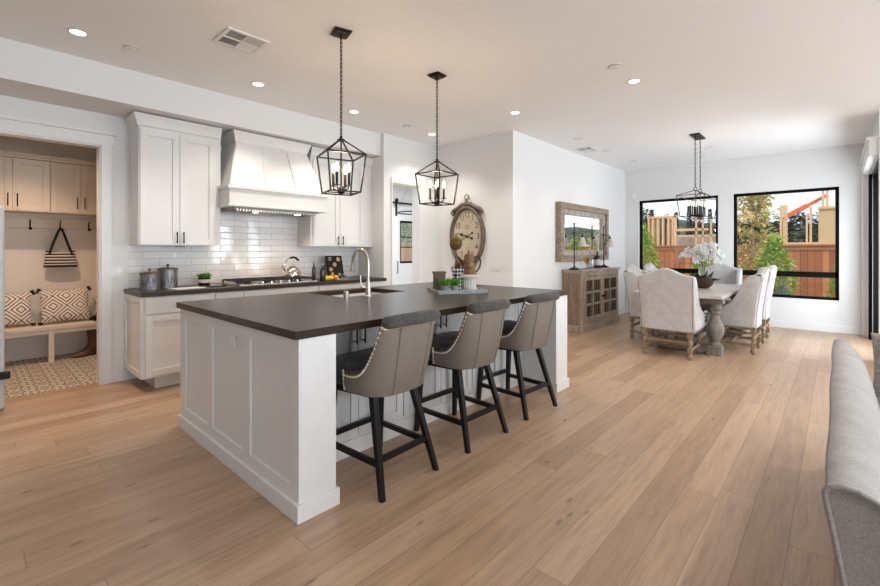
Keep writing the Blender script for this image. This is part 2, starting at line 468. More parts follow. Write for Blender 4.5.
class MB:
    def __init__(s):
        s.bm = bmesh.new()
    def _add(s, t, mat=None):
        if mat is not None:
            bmesh.ops.transform(t, matrix=mat, verts=t.verts)
        me = bpy.data.meshes.new('tmp')
        t.to_mesh(me); t.free()
        s.bm.from_mesh(me)
        bpy.data.meshes.remove(me)
        return s
    def box(s, a, b, bev=0.0, seg=2, mat=None):
        t = bmesh.new()
        bmesh.ops.create_cube(t, size=1.0)
        c = [(p + q) / 2 for p, q in zip(a, b)]
        d = [abs(q - p) for p, q in zip(a, b)]
        for v in t.verts:
            v.co = V((c[0] + v.co.x * d[0], c[1] + v.co.y * d[1], c[2] + v.co.z * d[2]))
        if bev > 0:
            bev = min(bev, min(d) * 0.49)
            bmesh.ops.bevel(t, geom=t.edges[:], offset=bev, segments=seg, profile=0.5, affect='EDGES')
        return s._add(t, mat)
    def cyl(s, p, q, r0, r1=None, n=16):
        p, q = V(p), V(q)
        r1 = r0 if r1 is None else r1
        t = bmesh.new()
        d = q - p
        bmesh.ops.create_cone(t, cap_ends=True, segments=n, radius1=r0, radius2=r1, depth=d.length)
        m = Matrix.Translation((p + q) / 2) @ d.to_track_quat('Z', 'Y').to_matrix().to_4x4()
        return s._add(t, m)
    def bar(s, p, q, w, h=None, up=(0, 0, 1)):
        """square bar between two points, wobble free"""
        p, q = V(p), V(q)
        h = w if h is None else h
        d = (q - p).normalized()
        upv = V(up)
        if abs(d.dot(upv)) > 0.95: upv = V((1, 0, 0))
        sx = d.cross(upv).normalized() * (w / 2)
        sy = sx.cross(d).normalized() * (h / 2)
        vs_ = []
        for c in (p, q):
            for a, b in ((-1, -1), (1, -1), (1, 1), (-1, 1)):
                vs_.append(s.bm.verts.new(c + sx * a + sy * b))
        for f in ((3, 2, 1, 0), (4, 5, 6, 7), (0, 1, 5, 4), (1, 2, 6, 5), (2, 3, 7, 6), (3, 0, 4, 7)):
            s.bm.faces.new([vs_[i] for i in f])
        return s
    def taper(s, p, q, w0, d0, w1, d1):
        """tapered square leg; cross-sections stay level"""
        p, q = V(p), V(q)
        vs_ = []
        for c, w_, d_ in ((p, w0, d0), (q, w1, d1)):
            for a, b in ((-1, -1), (1, -1), (1, 1), (-1, 1)):
                vs_.append(s.bm.verts.new(c + V((a * w_ / 2, b * d_ / 2, 0))))
        fs = [s.bm.faces.new([vs_[i] for i in f]) for f in ((3, 2, 1, 0), (4, 5, 6, 7), (0, 1, 5, 4), (1, 2, 6, 5), (2, 3, 7, 6), (3, 0, 4, 7))]
        bmesh.ops.recalc_face_normals(s.bm, faces=fs)
        return s
    def tube(s, pts, r, n=8, closed=False):
        pts = [V(p) for p in pts]
        N = len(pts)
        rs = r if isinstance(r, (list, tuple)) else [r] * N
        rings = []
        up = V((0, 0, 1))
        prev = None
        for i, p in enumerate(pts):
            if closed:
                d = pts[(i + 1) % N] - pts[i - 1]
            else:
                d = pts[min(i + 1, N - 1)] - pts[max(i - 1, 0)]
            d.normalize()
            if prev is None:
                a = d.orthogonal().normalized()
            else:
                a = (prev - d * prev.dot(d))
                a = a.normalized() if a.length > 1e-6 else d.orthogonal().normalized()
            prev = a
            b = d.cross(a)
            rings.append([s.bm.verts.new(p + (a * cos(2 * pi * k / n) + b * sin(2 * pi * k / n)) * rs[i]) for k in range(n)])
        seq = list(range(N)) + ([0] if closed else [])
        for i, j in zip(seq[:-1], seq[1:]):
            for k in range(n):
                s.bm.faces.new((rings[i][k], rings[i][(k + 1) % n], rings[j][(k + 1) % n], rings[j][k]))
        if not closed:
            s.bm.faces.new(rings[0][::-1]); s.bm.faces.new(rings[-1])
        return s
    def lathe(s, prof, c=(0, 0, 0), n=24, mat=None):
        t = bmesh.new()
        rings = []
        for r, z in prof:
            if r < 1e-5:
                rings.append([t.verts.new((0, 0, z))])
            else:
                rings.append([t.verts.new((r * cos(2 * pi * k / n), r * sin(2 * pi * k / n), z)) for k in range(n)])
        for A, B in zip(rings[:-1], rings[1:]):
            for k in range(n):
                if len(A) == 1 and len(B) == 1: continue
                if len(A) == 1: t.faces.new((A[0], B[(k + 1) % n], B[k]))
                elif len(B) == 1: t.faces.new((A[k], A[(k + 1) % n], B[0]))
                else: t.faces.new((A[k], A[(k + 1) % n], B[(k + 1) % n], B[k]))
        if len(rings[0]) > 1: t.faces.new(rings[0][::-1])
        if len(rings[-1]) > 1: t.faces.new(rings[-1])
        bmesh.ops.recalc_face_normals(t, faces=t.faces[:])
        m = Matrix.Translation(V(c))
        if mat is not None: m = m @ mat
        return s._add(t, m)
    def prism(s, poly, axis, lo, hi, bev=0.0, seg=2, mat=None):
        t = bmesh.new()
        def P(u, v, h):
            return {'x': (h, u, v), 'y': (u, h, v), 'z': (u, v, h)}[axis]
        A = [t.verts.new(P(u, v, lo)) for u, v in poly]
        B = [t.verts.new(P(u, v, hi)) for u, v in poly]
        t.faces.new(A); t.faces.new(B)
        for k in range(len(poly)):
            j = (k + 1) % len(poly)
            t.faces.new((A[k], A[j], B[j], B[k]))
        bmesh.ops.recalc_face_normals(t, faces=t.faces[:])
        if bev > 0:
            es = [e for e in t.edges if e.calc_face_angle(0) > 0.5]
            bmesh.ops.bevel(t, geom=es, offset=bev, segments=seg, profile=0.5, affect='EDGES')
        return s._add(t, mat)
    def ball(s, c, r, scale=(1, 1, 1), n=12, mat=None):
        t = bmesh.new()
        bmesh.ops.create_uvsphere(t, u_segments=n, v_segments=max(6, n * 2 // 3), radius=r)
        m = Matrix.Translation(V(c))
        if mat is not None: m = m @ mat
        m = m @ Matrix.Diagonal((*scale, 1))
        return s._add(t, m)
    def grid(s, rows, closed=False, cap=False):
        vs_ = [[s.bm.verts.new(V(p)) for p in row] for row in rows]
        n = len(vs_[0])
        for A, B in zip(vs_[:-1], vs_[1:]):
            for k in range(n if closed else n - 1):
                j = (k + 1) % n
                s.bm.faces.new((A[k], A[j], B[j], B[k]))
        if cap:
            s.bm.faces.new(vs_[0][::-1]); s.bm.faces.new(vs_[-1])
        return s
    def leaf(s, c, d, w_, up=None):
        """one folded leaf: two triangles pairs from c along d"""
        c, d = V(c), V(d)
        side = d.cross(up if up is not None else V((0.3, 0.2, 1))).normalized() * w_ / 2
        a = s.bm.verts.new(c); b = s.bm.verts.new(c + d)
        l = s.bm.verts.new(c + d * 0.45 + side); r = s.bm.verts.new(c + d * 0.45 - side)
        s.bm.faces.new((a, l, b)); s.bm.faces.new((a, b, r))
        return s
    def fix(s):
        bmesh.ops.recalc_face_normals(s.bm, faces=s.bm.faces[:])
        return s
    def build(s, name, mat, parent=None, origin=None, smooth=35, mods=None):
        me = bpy.data.meshes.new(name)
        org = V(origin) if origin is not None else (ORG.get(parent.name, V((0, 0, 0))) if parent else V((0, 0, 0)))
        if org.length > 0:
            bmesh.ops.translate(s.bm, verts=s.bm.verts, vec=-org)
        s.bm.to_mesh(me); s.bm.free()
        me.materials.append(mat)
        if smooth:
            me.polygons.foreach_set('use_smooth', [True] * len(me.polygons))
            me.set_sharp_from_angle(angle=RAD(smooth))
        o = bpy.data.objects.new(name, me)
        COL.objects.link(o)
        if smooth == 35:
            wn = o.modifiers.new('weighted_normals', 'WEIGHTED_NORMAL')
            wn.keep_sharp = True
            wn.weight = 80
        if parent:
            o.parent = parent
        else:
            o.location = org
        ORG[o.name] = org
        return o

def tag(o, label=None, cat=None, group=None, kind=None):
    if label: o['label'] = label
    if cat: o['category'] = cat
    if group: o['group'] = group
    if kind: o['kind'] = kind
    return o

def thing(name, label, cat, loc=(0, 0, 0), group=None):
    o = bpy.data.objects.new(name, None)
    o.empty_display_size = 0.05
    COL.objects.link(o)
    o.location = loc
    ORG[o.name] = V(loc)
    return tag(o, label, cat, group)

def struct(name, mb, mat, parent=None, **kw):
    o = mb.build(name, mat, parent, **kw)
    if parent is None: o['kind'] = 'structure'
    return o

def kids(o):
    return [c for c in bpy.data.objects if c.parent == o]

def copy_tree(o, parent=None):
    c = o.copy()
    COL.objects.link(c)
    if parent is not None: c.parent = parent
    for ch in kids(o):
        copy_tree(ch, c)
    return c

def curve(pts, n=8):
    """Catmull-Rom through points"""
    pts = [V(p) for p in pts]
    out = []
    P = [pts[0] * 2 - pts[1]] + pts + [pts[-1] * 2 - pts[-2]]
    for i in range(1, len(P) - 2):
        a, b, c, d = P[i - 1:i + 3]
        for k in range(n):
            t = k / n
            out.append(0.5 * ((2 * b) + (c - a) * t + (2 * a - 5 * b + 4 * c - d) * t * t + (3 * b - a - 3 * c + d) * t ** 3))
    out.append(pts[-1])
    return out

def fbox(mb, face, plane, u0, u1, z0, z1, d0, d1, bev=0.002):
    """box on a vertical face; d is measured outwards from the face plane"""
    if face == '-Y': mb.box((u0, plane - d1, z0), (u1, plane - d0, z1), bev)
    elif face == '+Y': mb.box((u0, plane + d0, z0), (u1, plane + d1, z1), bev)
    elif face == '-X': mb.box((plane - d1, u0, z0), (plane - d0, u1, z1), bev)
    elif face == '+X': mb.box((plane + d0, u0, z0), (plane + d1, u1, z1), bev)
    return mb

def shaker(face, plane, u0, u1, z0, z1, rail=0.058, t=0.021):
    mb = MB()
    fbox(mb, face, plane, u0 + rail * 0.9, u1 - rail * 0.9, z0 + rail * 0.9, z1 - rail * 0.9, 0, t * 0.4, 0)
    fbox(mb, face, plane, u0, u0 + rail, z0, z1, 0, t)
    fbox(mb, face, plane, u1 - rail, u1, z0, z1, 0, t)
    fbox(mb, face, plane, u0 + rail, u1 - rail, z0, z0 + rail, 0, t)
    fbox(mb, face, plane, u0 + rail, u1 - rail, z1 - rail, z1, 0, t)
    return mb

def fpt(face, plane, u, d, z):
    return {'-Y': (u, plane - d, z), '+Y': (u, plane + d, z), '-X': (plane - d, u, z), '+X': (plane + d, u, z)}[face]

def pull(face, plane, u, z, length, vertical=True, base=0.021, r=0.0055):
    mb = MB()
    h = length / 2
    st = base + 0.028
    if vertical:
        mb.cyl(fpt(face, plane, u, st, z - h), fpt(face, plane, u, st, z + h), r, n=10)
        for s_ in (-0.7, 0.7):
            mb.cyl(fpt(face, plane, u, base, z + s_ * h), fpt(face, plane, u, st, z + s_ * h), r * 0.8, n=8)
    else:
        mb.cyl(fpt(face, plane, u - h, st, z), fpt(face, plane, u + h, st, z), r, n=10)
        for s_ in (-0.7, 0.7):
            mb.cyl(fpt(face, plane, u + s_ * h, base, z), fpt(face, plane, u + s_ * h, st, z), r * 0.8, n=8)
    return mb
# ================================================================== THE SETTING
CZ = 2.93          # ceiling height
YK = 5.25          # kitchen wall
YB = 3.25          # wall behind the buffet
XW = 9.24          # window wall
XC = 5.02          # clock wall

m = MB(); m.box((-4.0, -4.8, -0.10), (XW + .15, 8.3, 0.0))
struct('floor', m, M['floor'], smooth=0)
m = MB(); m.box((-1.5, 5.352, 0.0), (1.25, 7.10, 0.004))
struct('floor_mudroom', m, M['mud_tile'], smooth=0)
m = MB(); m.box((-4.0, -4.8, CZ), (XW + .15, 8.3, CZ + .1))
struct('ceiling', m, M['ceiling'], smooth=0)

# kitchen wall with the mudroom doorway
DX0, DX1, DZ = -0.25, 0.88, 2.31
m = MB()
m.box((-4.0, YK, 0), (DX0, YK + .12, CZ))
m.box((DX1, YK, 0), (3.93, YK + .12, CZ))
m.box((DX0, YK, DZ), (DX1, YK + .12, CZ))
struct('wall_kitchen', m, M['wall'], smooth=0)
m = MB(); m.box((-4.0, 4.725, 2.62), (3.93, YK, CZ))
struct('wall_soffit', m, M['wall'], smooth=0)
m = MB(); m.box((1.10, YK - .008, .915), (3.93, YK, 1.80))
struct('wall_backsplash', m, M['tile'], smooth=0)

# return wall and the wall with the doorway to the back room
PX0, PX1, PZ = 4.08, 4.61, 2.26
m = MB(); m.box((3.93, 4.66, 0), (4.05, 8.2, CZ))
struct('wall_return', m, M['wall'], smooth=0)
m = MB()
m.box((4.05, 4.66, 0), (PX0, 4.78, CZ))
m.box((PX1, 4.66, 0), (9.24, 4.78, CZ))
m.box((PX0, 4.66, PZ), (PX1, 4.78, CZ))
struct('wall_passage', m, M['wall'], smooth=0)
m = MB(); m.box((XC, YB, 0), (XC + .12, 4.66, CZ))
struct('wall_clock', m, M['wall'], smooth=0)
m = MB(); m.box((XC + .12, YB, 0), (XW, YB + .12, CZ))
struct('wall_buffet', m, M['wall'], smooth=0)

# window wall
WZ0, WZ1 = 0.50, 2.30
W2, W1 = (-.022, 1.37), (1.60, 2.98)
m = MB()
m.box((XW, -.48, 0), (XW + .15, YB + .12, WZ0))
m.box((XW, -.48, WZ1), (XW + .15, YB + .12, CZ))
m.box((XW, -.48, WZ0), (XW + .15, W2[0], WZ1))
m.box((XW, W2[1], WZ0), (XW + .15, W1[0], WZ1))
m.box((XW, W1[1], WZ0), (XW + .15, YB + .12, WZ1))
struct('wall_window', m, M['wall'], smooth=0)
def window(name, y0, y1):
    x0, x1 = XW + .06, XW + .12
    m = MB()
    t = .045
    m.box((x0, y0, WZ0), (x1, y0 + t, WZ1)); m.box((x0, y1 - t, WZ0), (x1, y1, WZ1))
    m.box((x0, y0, WZ0), (x1, y1, WZ0 + t)); m.box((x0, y0, WZ1 - t), (x1, y1, WZ1))
    m.box((x0, y0, .855), (x1, y1, .945))
    o = struct(name, m, M['black_frame'], smooth=0)
    g = MB(); g.box((x0 + .025, y0 + t, .945), (x0 + .031, y1 - t, WZ1 - t))
    g.build('upper_pane', M['glass'], o, smooth=0)
    g = MB(); g.box((x0 + .025, y0 + t, WZ0 + t), (x0 + .031, y1 - t, .855))
    g.build('lower_pane', M['glass'], o, smooth=0)
window('window_1', *W1)
window('window_2', *W2)

# right wall of the dining end with the patio opening
RX0, RX1, RZ = 7.26, 8.96, 2.40
m = MB()
m.box((7.2, -.48, 0), (RX0, -.36, CZ)); m.box((RX1, -.48, 0), (XW, -.36, CZ))
m.box((RX0, -.48, RZ), (RX1, -.36, CZ))
struct('wall_patio', m, M['wall'], smooth=0)
m = MB(); m.box((9.10, -.36, 0), (9.24, -.275, 2.42), .004); m.box((7.22, -.36, 2.42), (9.24, -.275, 2.60), .004)
m.box((7.22, -.36, 2.60), (9.24, -.255, 2.64), .004)
struct('trim_1', m, M['trim'])
m = MB()
m.box((8.86, -.47, 0), (8.96, -.338, 2.40)); m.box((7.26, -.47, 0), (7.30, -.37, 2.40)); m.box((7.30, -.47, 2.34), (8.86, -.37, 2.40))
struct('door_1', m, M['black_frame'], smooth=0)
def bifold(x, y0, y1):
    root = MB()
    z0, z1, t = .012, 2.39, .09
    root.box((x, y0, z0), (x + .045, y0 + t, z1)); root.box((x, y1 - t, z0), (x + .045, y1, z1))
    root.box((x, y0 + t, z0), (x + .045, y1 - t, z0 + .2)); root.box((x, y0 + t, z1 - t), (x + .045, y1 - t, z1))
    o = struct('door_2', root, M['black_frame'], smooth=0)
    g = MB(); g.box((x + .02, y0 + t, z0 + .2), (x + .026, y1 - t, z1 - t)); g.build('pane', M['dark_glass'], o, smooth=0)
    e = MB(); e.box((x - .006, y1 - .006, z0), (x, y1, z1)); e.build('edge_strip', M['plastic_grey'], o, smooth=0)
bifold(8.79, -1.15, -.372)

# living room round the camera
m = MB(); m.box((7.2, -4.8, 0), (7.32, -.48, CZ)); struct('wall_living', m, M['wall'], smooth=0)
m = MB()
WS = ((-.6, .9), (1.5, 3.0), (5.5, 6.2), (6.72, 7.14))
e = -4.0
for a, b in WS:
    m.box((e, -4.92, 0), (a, -4.8, CZ)); e = b
    m.box((a, -4.92, 0), (b, -4.8, .35)); m.box((a, -4.92, 2.75), (b, -4.8, CZ))
m.box((e, -4.92, 0), (7.32, -4.8, CZ))
struct('wall_south', m, M['wall'], smooth=0)
for i, (a, b) in enumerate(WS):
    f = MB()
    for q in (a, b - .05): f.box((q, -4.9, .35), (q + .05, -4.84, 2.75))
    f.box((a + .05, -4.9, .35), (b - .05, -4.84, .40)); f.box((a + .05, -4.9, 2.70), (b - .05, -4.84, 2.75))
    if b - a > 1: f.box(((a + b) / 2 - .03, -4.9, .40), ((a + b) / 2 + .03, -4.84, 2.70))
    o = struct('window_%d' % (i + 3), f, M['black_frame'], smooth=0)
    g = MB(); g.box((a + .05, -4.875, .40), (b - .05, -4.869, 2.70)); g.build('pane', M['glass'], o, smooth=0)
m = MB()
m.box((-4.12, -4.92, 0), (-4.0, -3.2, CZ)); m.box((-4.12, -.8, 0), (-4.0, 5.37, CZ))
m.box((-4.12, -3.2, 0), (-4.0, -.8, .5)); m.box((-4.12, -3.2, 2.4), (-4.0, -.8, CZ))
struct('wall_west', m, M['wall'], smooth=0)

# mudroom shell
m = MB(); m.box((-1.62, YK + .12, 0), (-1.5, 7.22, CZ)); struct('wall_mudroom_left', m, M['mud_wall'], smooth=0)
m = MB(); m.box((1.25, YK + .12, 0), (1.37, 7.22, CZ)); struct('wall_mudroom_right', m, M['mud_wall'], smooth=0)
m = MB(); m.box((-1.5, 7.10, 0), (1.25, 7.22, CZ)); struct('wall_mudroom_back', m, M['mud_wall'], smooth=0)
m = MB(); m.box((-1.5, 7.075, 1.56), (1.25, 7.10, 1.68), .003); struct('trim_2', m, M['mud_cabinet'])

# back room shell
m = MB()
BX0, BX1, BZ0, BZ1 = 7.45, 8.35, .96, 2.05
m.box((4.05, 8.2, 0), (BX0, 8.32, CZ)); m.box((BX1, 8.2, 0), (9.24, 8.32, CZ))
m.box((BX0, 8.2, 0), (BX1, 8.32, BZ0)); m.box((BX0, 8.2, BZ1), (BX1, 8.32, CZ))
struct('wall_back_room', m, M['wall'], smooth=0)
m = MB(); m.box((9.24, YB + .12, 0), (9.36, 8.32, CZ)); struct('wall_back_room_side', m, M['wall'], smooth=0)
m = MB(); t = .05
m.box((BX0, 8.22, BZ0), (BX0 + t, 8.28, BZ1)); m.box((BX1 - t, 8.22, BZ0), (BX1, 8.28, BZ1))
m.box((BX0, 8.22, BZ0), (BX1, 8.28, BZ0 + t)); m.box((BX0, 8.22, BZ1 - t), (BX1, 8.28, BZ1)); m.box((BX0, 8.22, 1.36), (BX1, 8.28, 1.385)); m.box((BX0, 8.22, 1.62), (BX1, 8.28, 1.645))
o = struct('window_7', m, M['black_frame'], smooth=0)
m = MB(); m.box((BX0 + t, 8.245, BZ0 + t), (BX1 - t, 8.25, BZ1 - t)); m.build('pane', M['glass'], o, smooth=0)

# casings and baseboards
m = MB()
m.box((DX1, YK - .02, 0), (DX1 + .085, YK, DZ), .003); m.box((DX0 - .085, YK - .02, 0), (DX0, YK, DZ), .003)
m.box((DX0 - .1, YK - .022, DZ), (DX1 + .1, YK, DZ + .105), .003)
m.box((DX0 - .12, YK - .045, DZ + .105), (DX1 + .12, YK, DZ + .135), .003)
m.box((DX1 - .012, YK, 0), (DX1, YK + .125, DZ)); m.box((DX0, YK, 0), (DX0 + .012, YK + .125, DZ)); m.box((DX0, YK, DZ - .012), (DX1, YK + .125, DZ))
struct('trim_3', m, M['trim'])
m = MB()
m.box((PX0 - .02, 4.64, 0), (PX0, 4.66, PZ), .002); m.box((PX1, 4.64, 0), (PX1 + .06, 4.66, PZ), .002); m.box((PX0 - .02, 4.64, PZ), (PX1 + .06, 4.66, PZ + .07), .002)
m.box((PX1 - .012, 4.66, 0), (PX1, 4.785, PZ)); m.box((PX0, 4.66, 0), (PX0 + .012, 4.785, PZ)); m.box((PX0, 4.66, PZ - .012), (PX1, 4.785, PZ))
struct('trim_4', m, M['trim'])
m = MB(); m.box((DX1 + .085, YK - .014, 0), (1.06, YK, .115), .003); m.box((-4, YK - .014, 0), (DX0 - .085, YK, .115), .003)
struct('baseboard_kitchen', m, M['trim'])
m = MB(); m.box((PX1 + .06, 4.646, 0), (XC, 4.66, .115), .003); struct('baseboard_passage', m, M['trim'])
m = MB(); m.box((XC - .014, YB - .014, 0), (XC, 4.66, .115), .003); struct('baseboard_clock', m, M['trim'])
m = MB(); m.box((XC - .014, YB - .014, 0), (XW, YB, .115), .003); struct('baseboard_buffet', m, M['trim'])
m = MB(); m.box((XW - .014, -.275, 0), (XW, YB - .014, .115), .003); struct('baseboard_window', m, M['trim'])
m = MB(); m.box((8.965, -.36, 0), (9.10, -.346, .115), .003); struct('baseboard_patio', m, M['trim'])
m = MB(); m.box((-1.5, 7.086, .004), (1.25, 7.10, .12), .003); struct('baseboard_mudroom', m, M['mud_wall'])

# ================================================================== KITCHEN RUN
YF = 4.64      # front of the carcasses
def base_unit(x0, x1, label, doors, drawers, end=None):
    t = thing('base_cabinet', label, 'cabinet', ((x0 + x1) / 2, 4.95, 0), 'base cabinets along the tiled wall')
    b = MB(); b.box((x0, YF, .125), (x1, YK - .001, .872)); b.build('body', M['cabinet'], t, smooth=0)
    k = MB(); k.box((x0 + (.12 if end else 0), YF + .09, 0), (x1, YK - .02, .125)); k.build('toe_kick', M['cabinet'], t, smooth=0)
    if end:
        p = shaker('-X', x0, YF + .002, YK - .01, .128, .87, .055, .016); p.build('side_panel', M['cabinet'], t)
    for (a, b_, z0, z1, hu, hz) in doors:
        d = shaker('-Y', YF, a, b_, z0, z1).build('door', M['cabinet'], t)
        pull('-Y', YF, hu, hz, .13).build('handle', M['black_metal'], d)
    for (a, b_, z0, z1, has) in drawers:
        d = (shaker('-Y', YF, a, b_, z0, z1, .035) if z1 - z0 > .2 else fbox(MB(), '-Y', YF, a, b_, z0, z1, 0, .021)).build('drawer', M['cabinet'], t)
        if has: pull('-Y', YF, (a + b_) / 2, (z0 + z1) / 2 + .01, .14, False).build('handle', M['black_metal'], d)
    return t
base_unit(1.08, 1.70, 'white base cabinet at the left end of the tiled wall, nearest the mudroom doorway', [(1.098, 1.66, .145, .700, 1.625, .62)], [(1.098, 1.66, .716, .862, False)], end=True)
base_unit(1.70, 1.98, 'narrow white base cabinet with a black drawer pull, left of the cooktop', [(1.704, 1.976, .145, .700, 1.945, .62)], [(1.704, 1.976, .716, .862, True)])
base_unit(1.98, 2.88, 'wide white base cabinet directly under the gas cooktop', [(1.984, 2.428, .145, .700, 2.39, .62), (2.432, 2.876, .145, .700, 2.47, .62)], [(1.984, 2.876, .716, .862, False)])
base_unit(2.88, 3.92, 'white drawer cabinet right of the cooktop, under the cookbook', [], [(2.884, 3.40, .716, .862, True), (3.404, 3.916, .716, .862, True), (2.884, 3.40, .145, .700, True), (3.404, 3.916, .145, .700, True)])

m = MB(); m.box((1.06, 4.595, .874), (3.928, YK - .009, .915), .003)
tag(m.build('kitchen_worktop', M['worktop'], origin=(1.045, 4.6, .874)), 'long dark stone worktop along the tiled kitchen wall', 'worktop')

# wall cabinets
def crown(mb, x0, x1, y0, z0, z1, out=.06, left=True, right=True):
    xl = x0 - (out if left else 0); xr = x1 + (out if right else 0)
    prof = [(0, z0), (.012, z0 + .01), (.02, z0 + (z1 - z0) * .35), (out * .8, z0 + (z1 - z0) * .75), (out, z1 - .012), (out, z1)]
    rows = []
    for o_, z in prof:
        a = x0 - (o_ if left else 0); b = x1 + (o_ if right else 0)
        rows.append([(a, YK - .001, z), (a, y0 - o_, z), (b, y0 - o_, z), (b, YK - .001, z)])
    mb.grid(rows)
    mb.bm.faces.new([mb.bm.verts.new(p) for p in rows[-1]])
    return mb
YU = 4.92
def wall_cabinet(x0, x1, doors, label, left, right):
    t = thing('wall_cabinet', label, 'cabinet', ((x0 + x1) / 2, YU + .16, 1.345), 'upper cabinets beside the range hood')
    b = MB(); b.box((x0, YU, 1.345), (x1, YK - .009, 2.50)); b.build('body', M['cabinet'], t, smooth=0)
    crown(MB(), x0, x1, YU, 2.49, 2.605, .045, left, right).build('crown_moulding', M['cabinet'], t, smooth=25)
    for a, b_, hu in doors:
        d = shaker('-Y', YU, a, b_, 1.352, 2.465, .062).build('door', M['cabinet'], t)
        pull('-Y', YU, hu, 1.425, .115).build('handle', M['black_metal'], d)
    return t
t = wall_cabinet(1.112, 1.86, [(1.122, 1.458, 1.43), (1.462, 1.80, 1.49)], 'tall white two-door wall cabinet left of the range hood, above the canisters', True, False)
m = MB(); m.box((1.46, 5.0, 1.33), (1.54, 5.06, 1.345), .004); m.build('puck_light', M['plastic_grey'], t)
wall_cabinet(2.945, 3.928, [(2.975, 3.37, 3.335), (3.376, 3.77, 3.41)], 'tall white two-door wall cabinet right of the range hood, above the cookbook', False, False)

# range hood
t = thing('range_hood', 'large white tapered wooden range hood over the cooktop', 'range hood', (2.425, 5.0, 1.76))
HX0, HX1 = 1.85, 3.005
hb = MB()
hb.box((HX0, 4.66, 1.765), (HX1, YK - .009, 1.975), .003)
hb.build('apron', M['cabinet'], t)
m = MB(); m.box((HX0 - .022, 4.638, 1.945), (HX1 + .022, 4.917, 1.982), .006); m.box((HX0 - .014, 4.646, 1.76), (HX1 + .014, 4.917, 1.785), .005)
m.build('apron_moulding', M['cabinet'], t)
zb, zt = 1.982, 2.50
yb, yt, xb, xt = 4.685, 4.86, .565, .425
def hp(u, f, out=0.0):      # u in -1..1 over the front, f 0 bottom..1 top
    g = f
    return V((2.425 + u * (xb + (xt - xb) * g), yb + (yt - yb) * g - out, zb + (zt - zb) * f))
m = MB()
rows = []
for f in (0, 1):
    a, b = hp(-1, f), hp(1, f)
    rows.append([(a.x, YK - .009, a.z), tuple(a), tuple(b), (b.x, YK - .009, b.z)])
m.grid(rows); m.fix(); m.build('canopy', M['cabinet'], t, smooth=0)
def fslab(mb, u0, u1, f0, f1, th):
    A = [hp(u0, f0), hp(u1, f0), hp(u1, f1), hp(u0, f1)]
    n = V((0, -1, -.33)).normalized() * th
    vs_ = [mb.bm.verts.new(p) for p in A] + [mb.bm.verts.new(p + n) for p in A]
    for f in ((4, 5, 6, 7), (0, 1, 5, 4), (1, 2, 6, 5), (2, 3, 7, 6), (3, 0, 4, 7)):
        mb.bm.faces.new([vs_[i] for i in f])
for a, b in ((-.985, -.355), (-.33, .33), (.355, .985)):
    m = MB(); fslab(m, a, b, .02, .93, .012); m.fix(); m.build('front_panel', M['cabinet'], t, smooth=0)
crown(MB(), 2.425 - xt, 2.425 + xt, yt, 2.48, 2.605, .045).build('crown_moulding', M['cabinet'], t, smooth=25)
m = MB(); m.box((1.92, 4.70, 1.742), (2.93, 5.16, 1.764)); ins = m.build('vent_insert', M['plastic_grey'], t, smooth=0)
m = MB()
for i in range(30):
    x = 1.95 + i * .0325
    m.box((x, 4.72, 1.722), (x + .014, 5.12, 1.742))
m.build('baffle_filter', M['steel'], ins, smooth=0)
for x in (2.17, 2.68):
    m = MB(); m.lathe([(.0, 1.714), (.03, 1.714), (.034, 1.722)], (x, 4.76, 0), 16); m.build('hood_lamp', M['hood_lens'], ins)
    l = bpy.data.lights.new('hood_spot', 'SPOT'); l.energy = 9; l.color = WARM; l.spot_size = RAD(120); l.spot_blend = .8; l.shadow_soft_size = .03
    lo = bpy.data.objects.new('hood_spot', l); COL.objects.link(lo); lo.parent = t; lo.location = V((x, 4.80, 1.70)) - ORG[t.name]

# cooktop
t = thing('gas_cooktop', 'stainless gas cooktop with black grates set in the worktop', 'cooktop', (2.425, 4.93, .915))
m = MB(); m.box((1.96, 4.66, .9155), (2.89, 5.17, .928), .004); m.build('steel_tray', M['steel'], t)
for cx in (2.12, 2.425, 2.73):
    m = MB()
    x0, x1, y0, y1 = cx - .145, cx + .145, 4.75, 5.15
    for p, q in (((x0, y0), (x1, y0)), ((x0, y1), (x1, y1)), ((x0, y0), (x0, y1)), ((x1, y0), (x1, y1)), ((x0, (y0 + y1) / 2), (x1, (y0 + y1) / 2)), ((cx, y0), (cx, y1))):
        m.bar((*p, .962), (*q, .962), .014, .016)
    for x in (x0, x1):
        for y in (y0, y1): m.box((x - .008, y - .008, .928), (x + .008, y + .008, .955))
    m.build('grate', M['cast_iron'], t, smooth=0)
    for cy in ((4.85, 5.05) if cx != 2.425 else (4.95,)):
        m = MB(); m.lathe([(.05, .928), (.05, .938), (.036, .94), (.036, .95), (0, .951)], (cx, cy, 0), 18); m.build('burner', M['cast_iron'], t)
for i in range(5):
    x = 2.22 + i * .105
    m = MB(); m.lathe([(.022, .928), (.022, .93), (.018, .932), (.016, .952), (0, .953)], (x, 4.70, 0), 14); m.build('knob', M['steel'], t)

# kettle
KX, KY, KZ = 2.72, 4.96, .970
t = thing('kettle', 'polished steel kettle with arched handle on the cooktop', 'kettle', (KX, KY, KZ))
m = MB(); m.lathe([(0, KZ), (.085, KZ), (.098, KZ + .015), (.100, KZ + .045), (.085, KZ + .085), (.055, KZ + .115), (.035, KZ + .124), (0, KZ + .125)], (KX, KY, 0), 28); m.build('body', M['polished_steel'], t)
m = MB(); m.lathe([(.036, KZ + .124), (.03, KZ + .137), (.01, KZ + .141), (.008, KZ + .150), (.013, KZ + .158), (0, KZ + .166)], (KX, KY, 0), 18); m.build('lid', M['polished_steel'], t)
m = MB(); m.tube(curve([(KX - .07, KY, KZ + .075), (KX - .115, KY - .005, KZ + .11), (KX - .135, KY - .005, KZ + .145)], 5), [.02, .019, .018, .017, .016, .015, .014, .013, .013, .012, .012], 10); m.build('spout', M['polished_steel'], t)
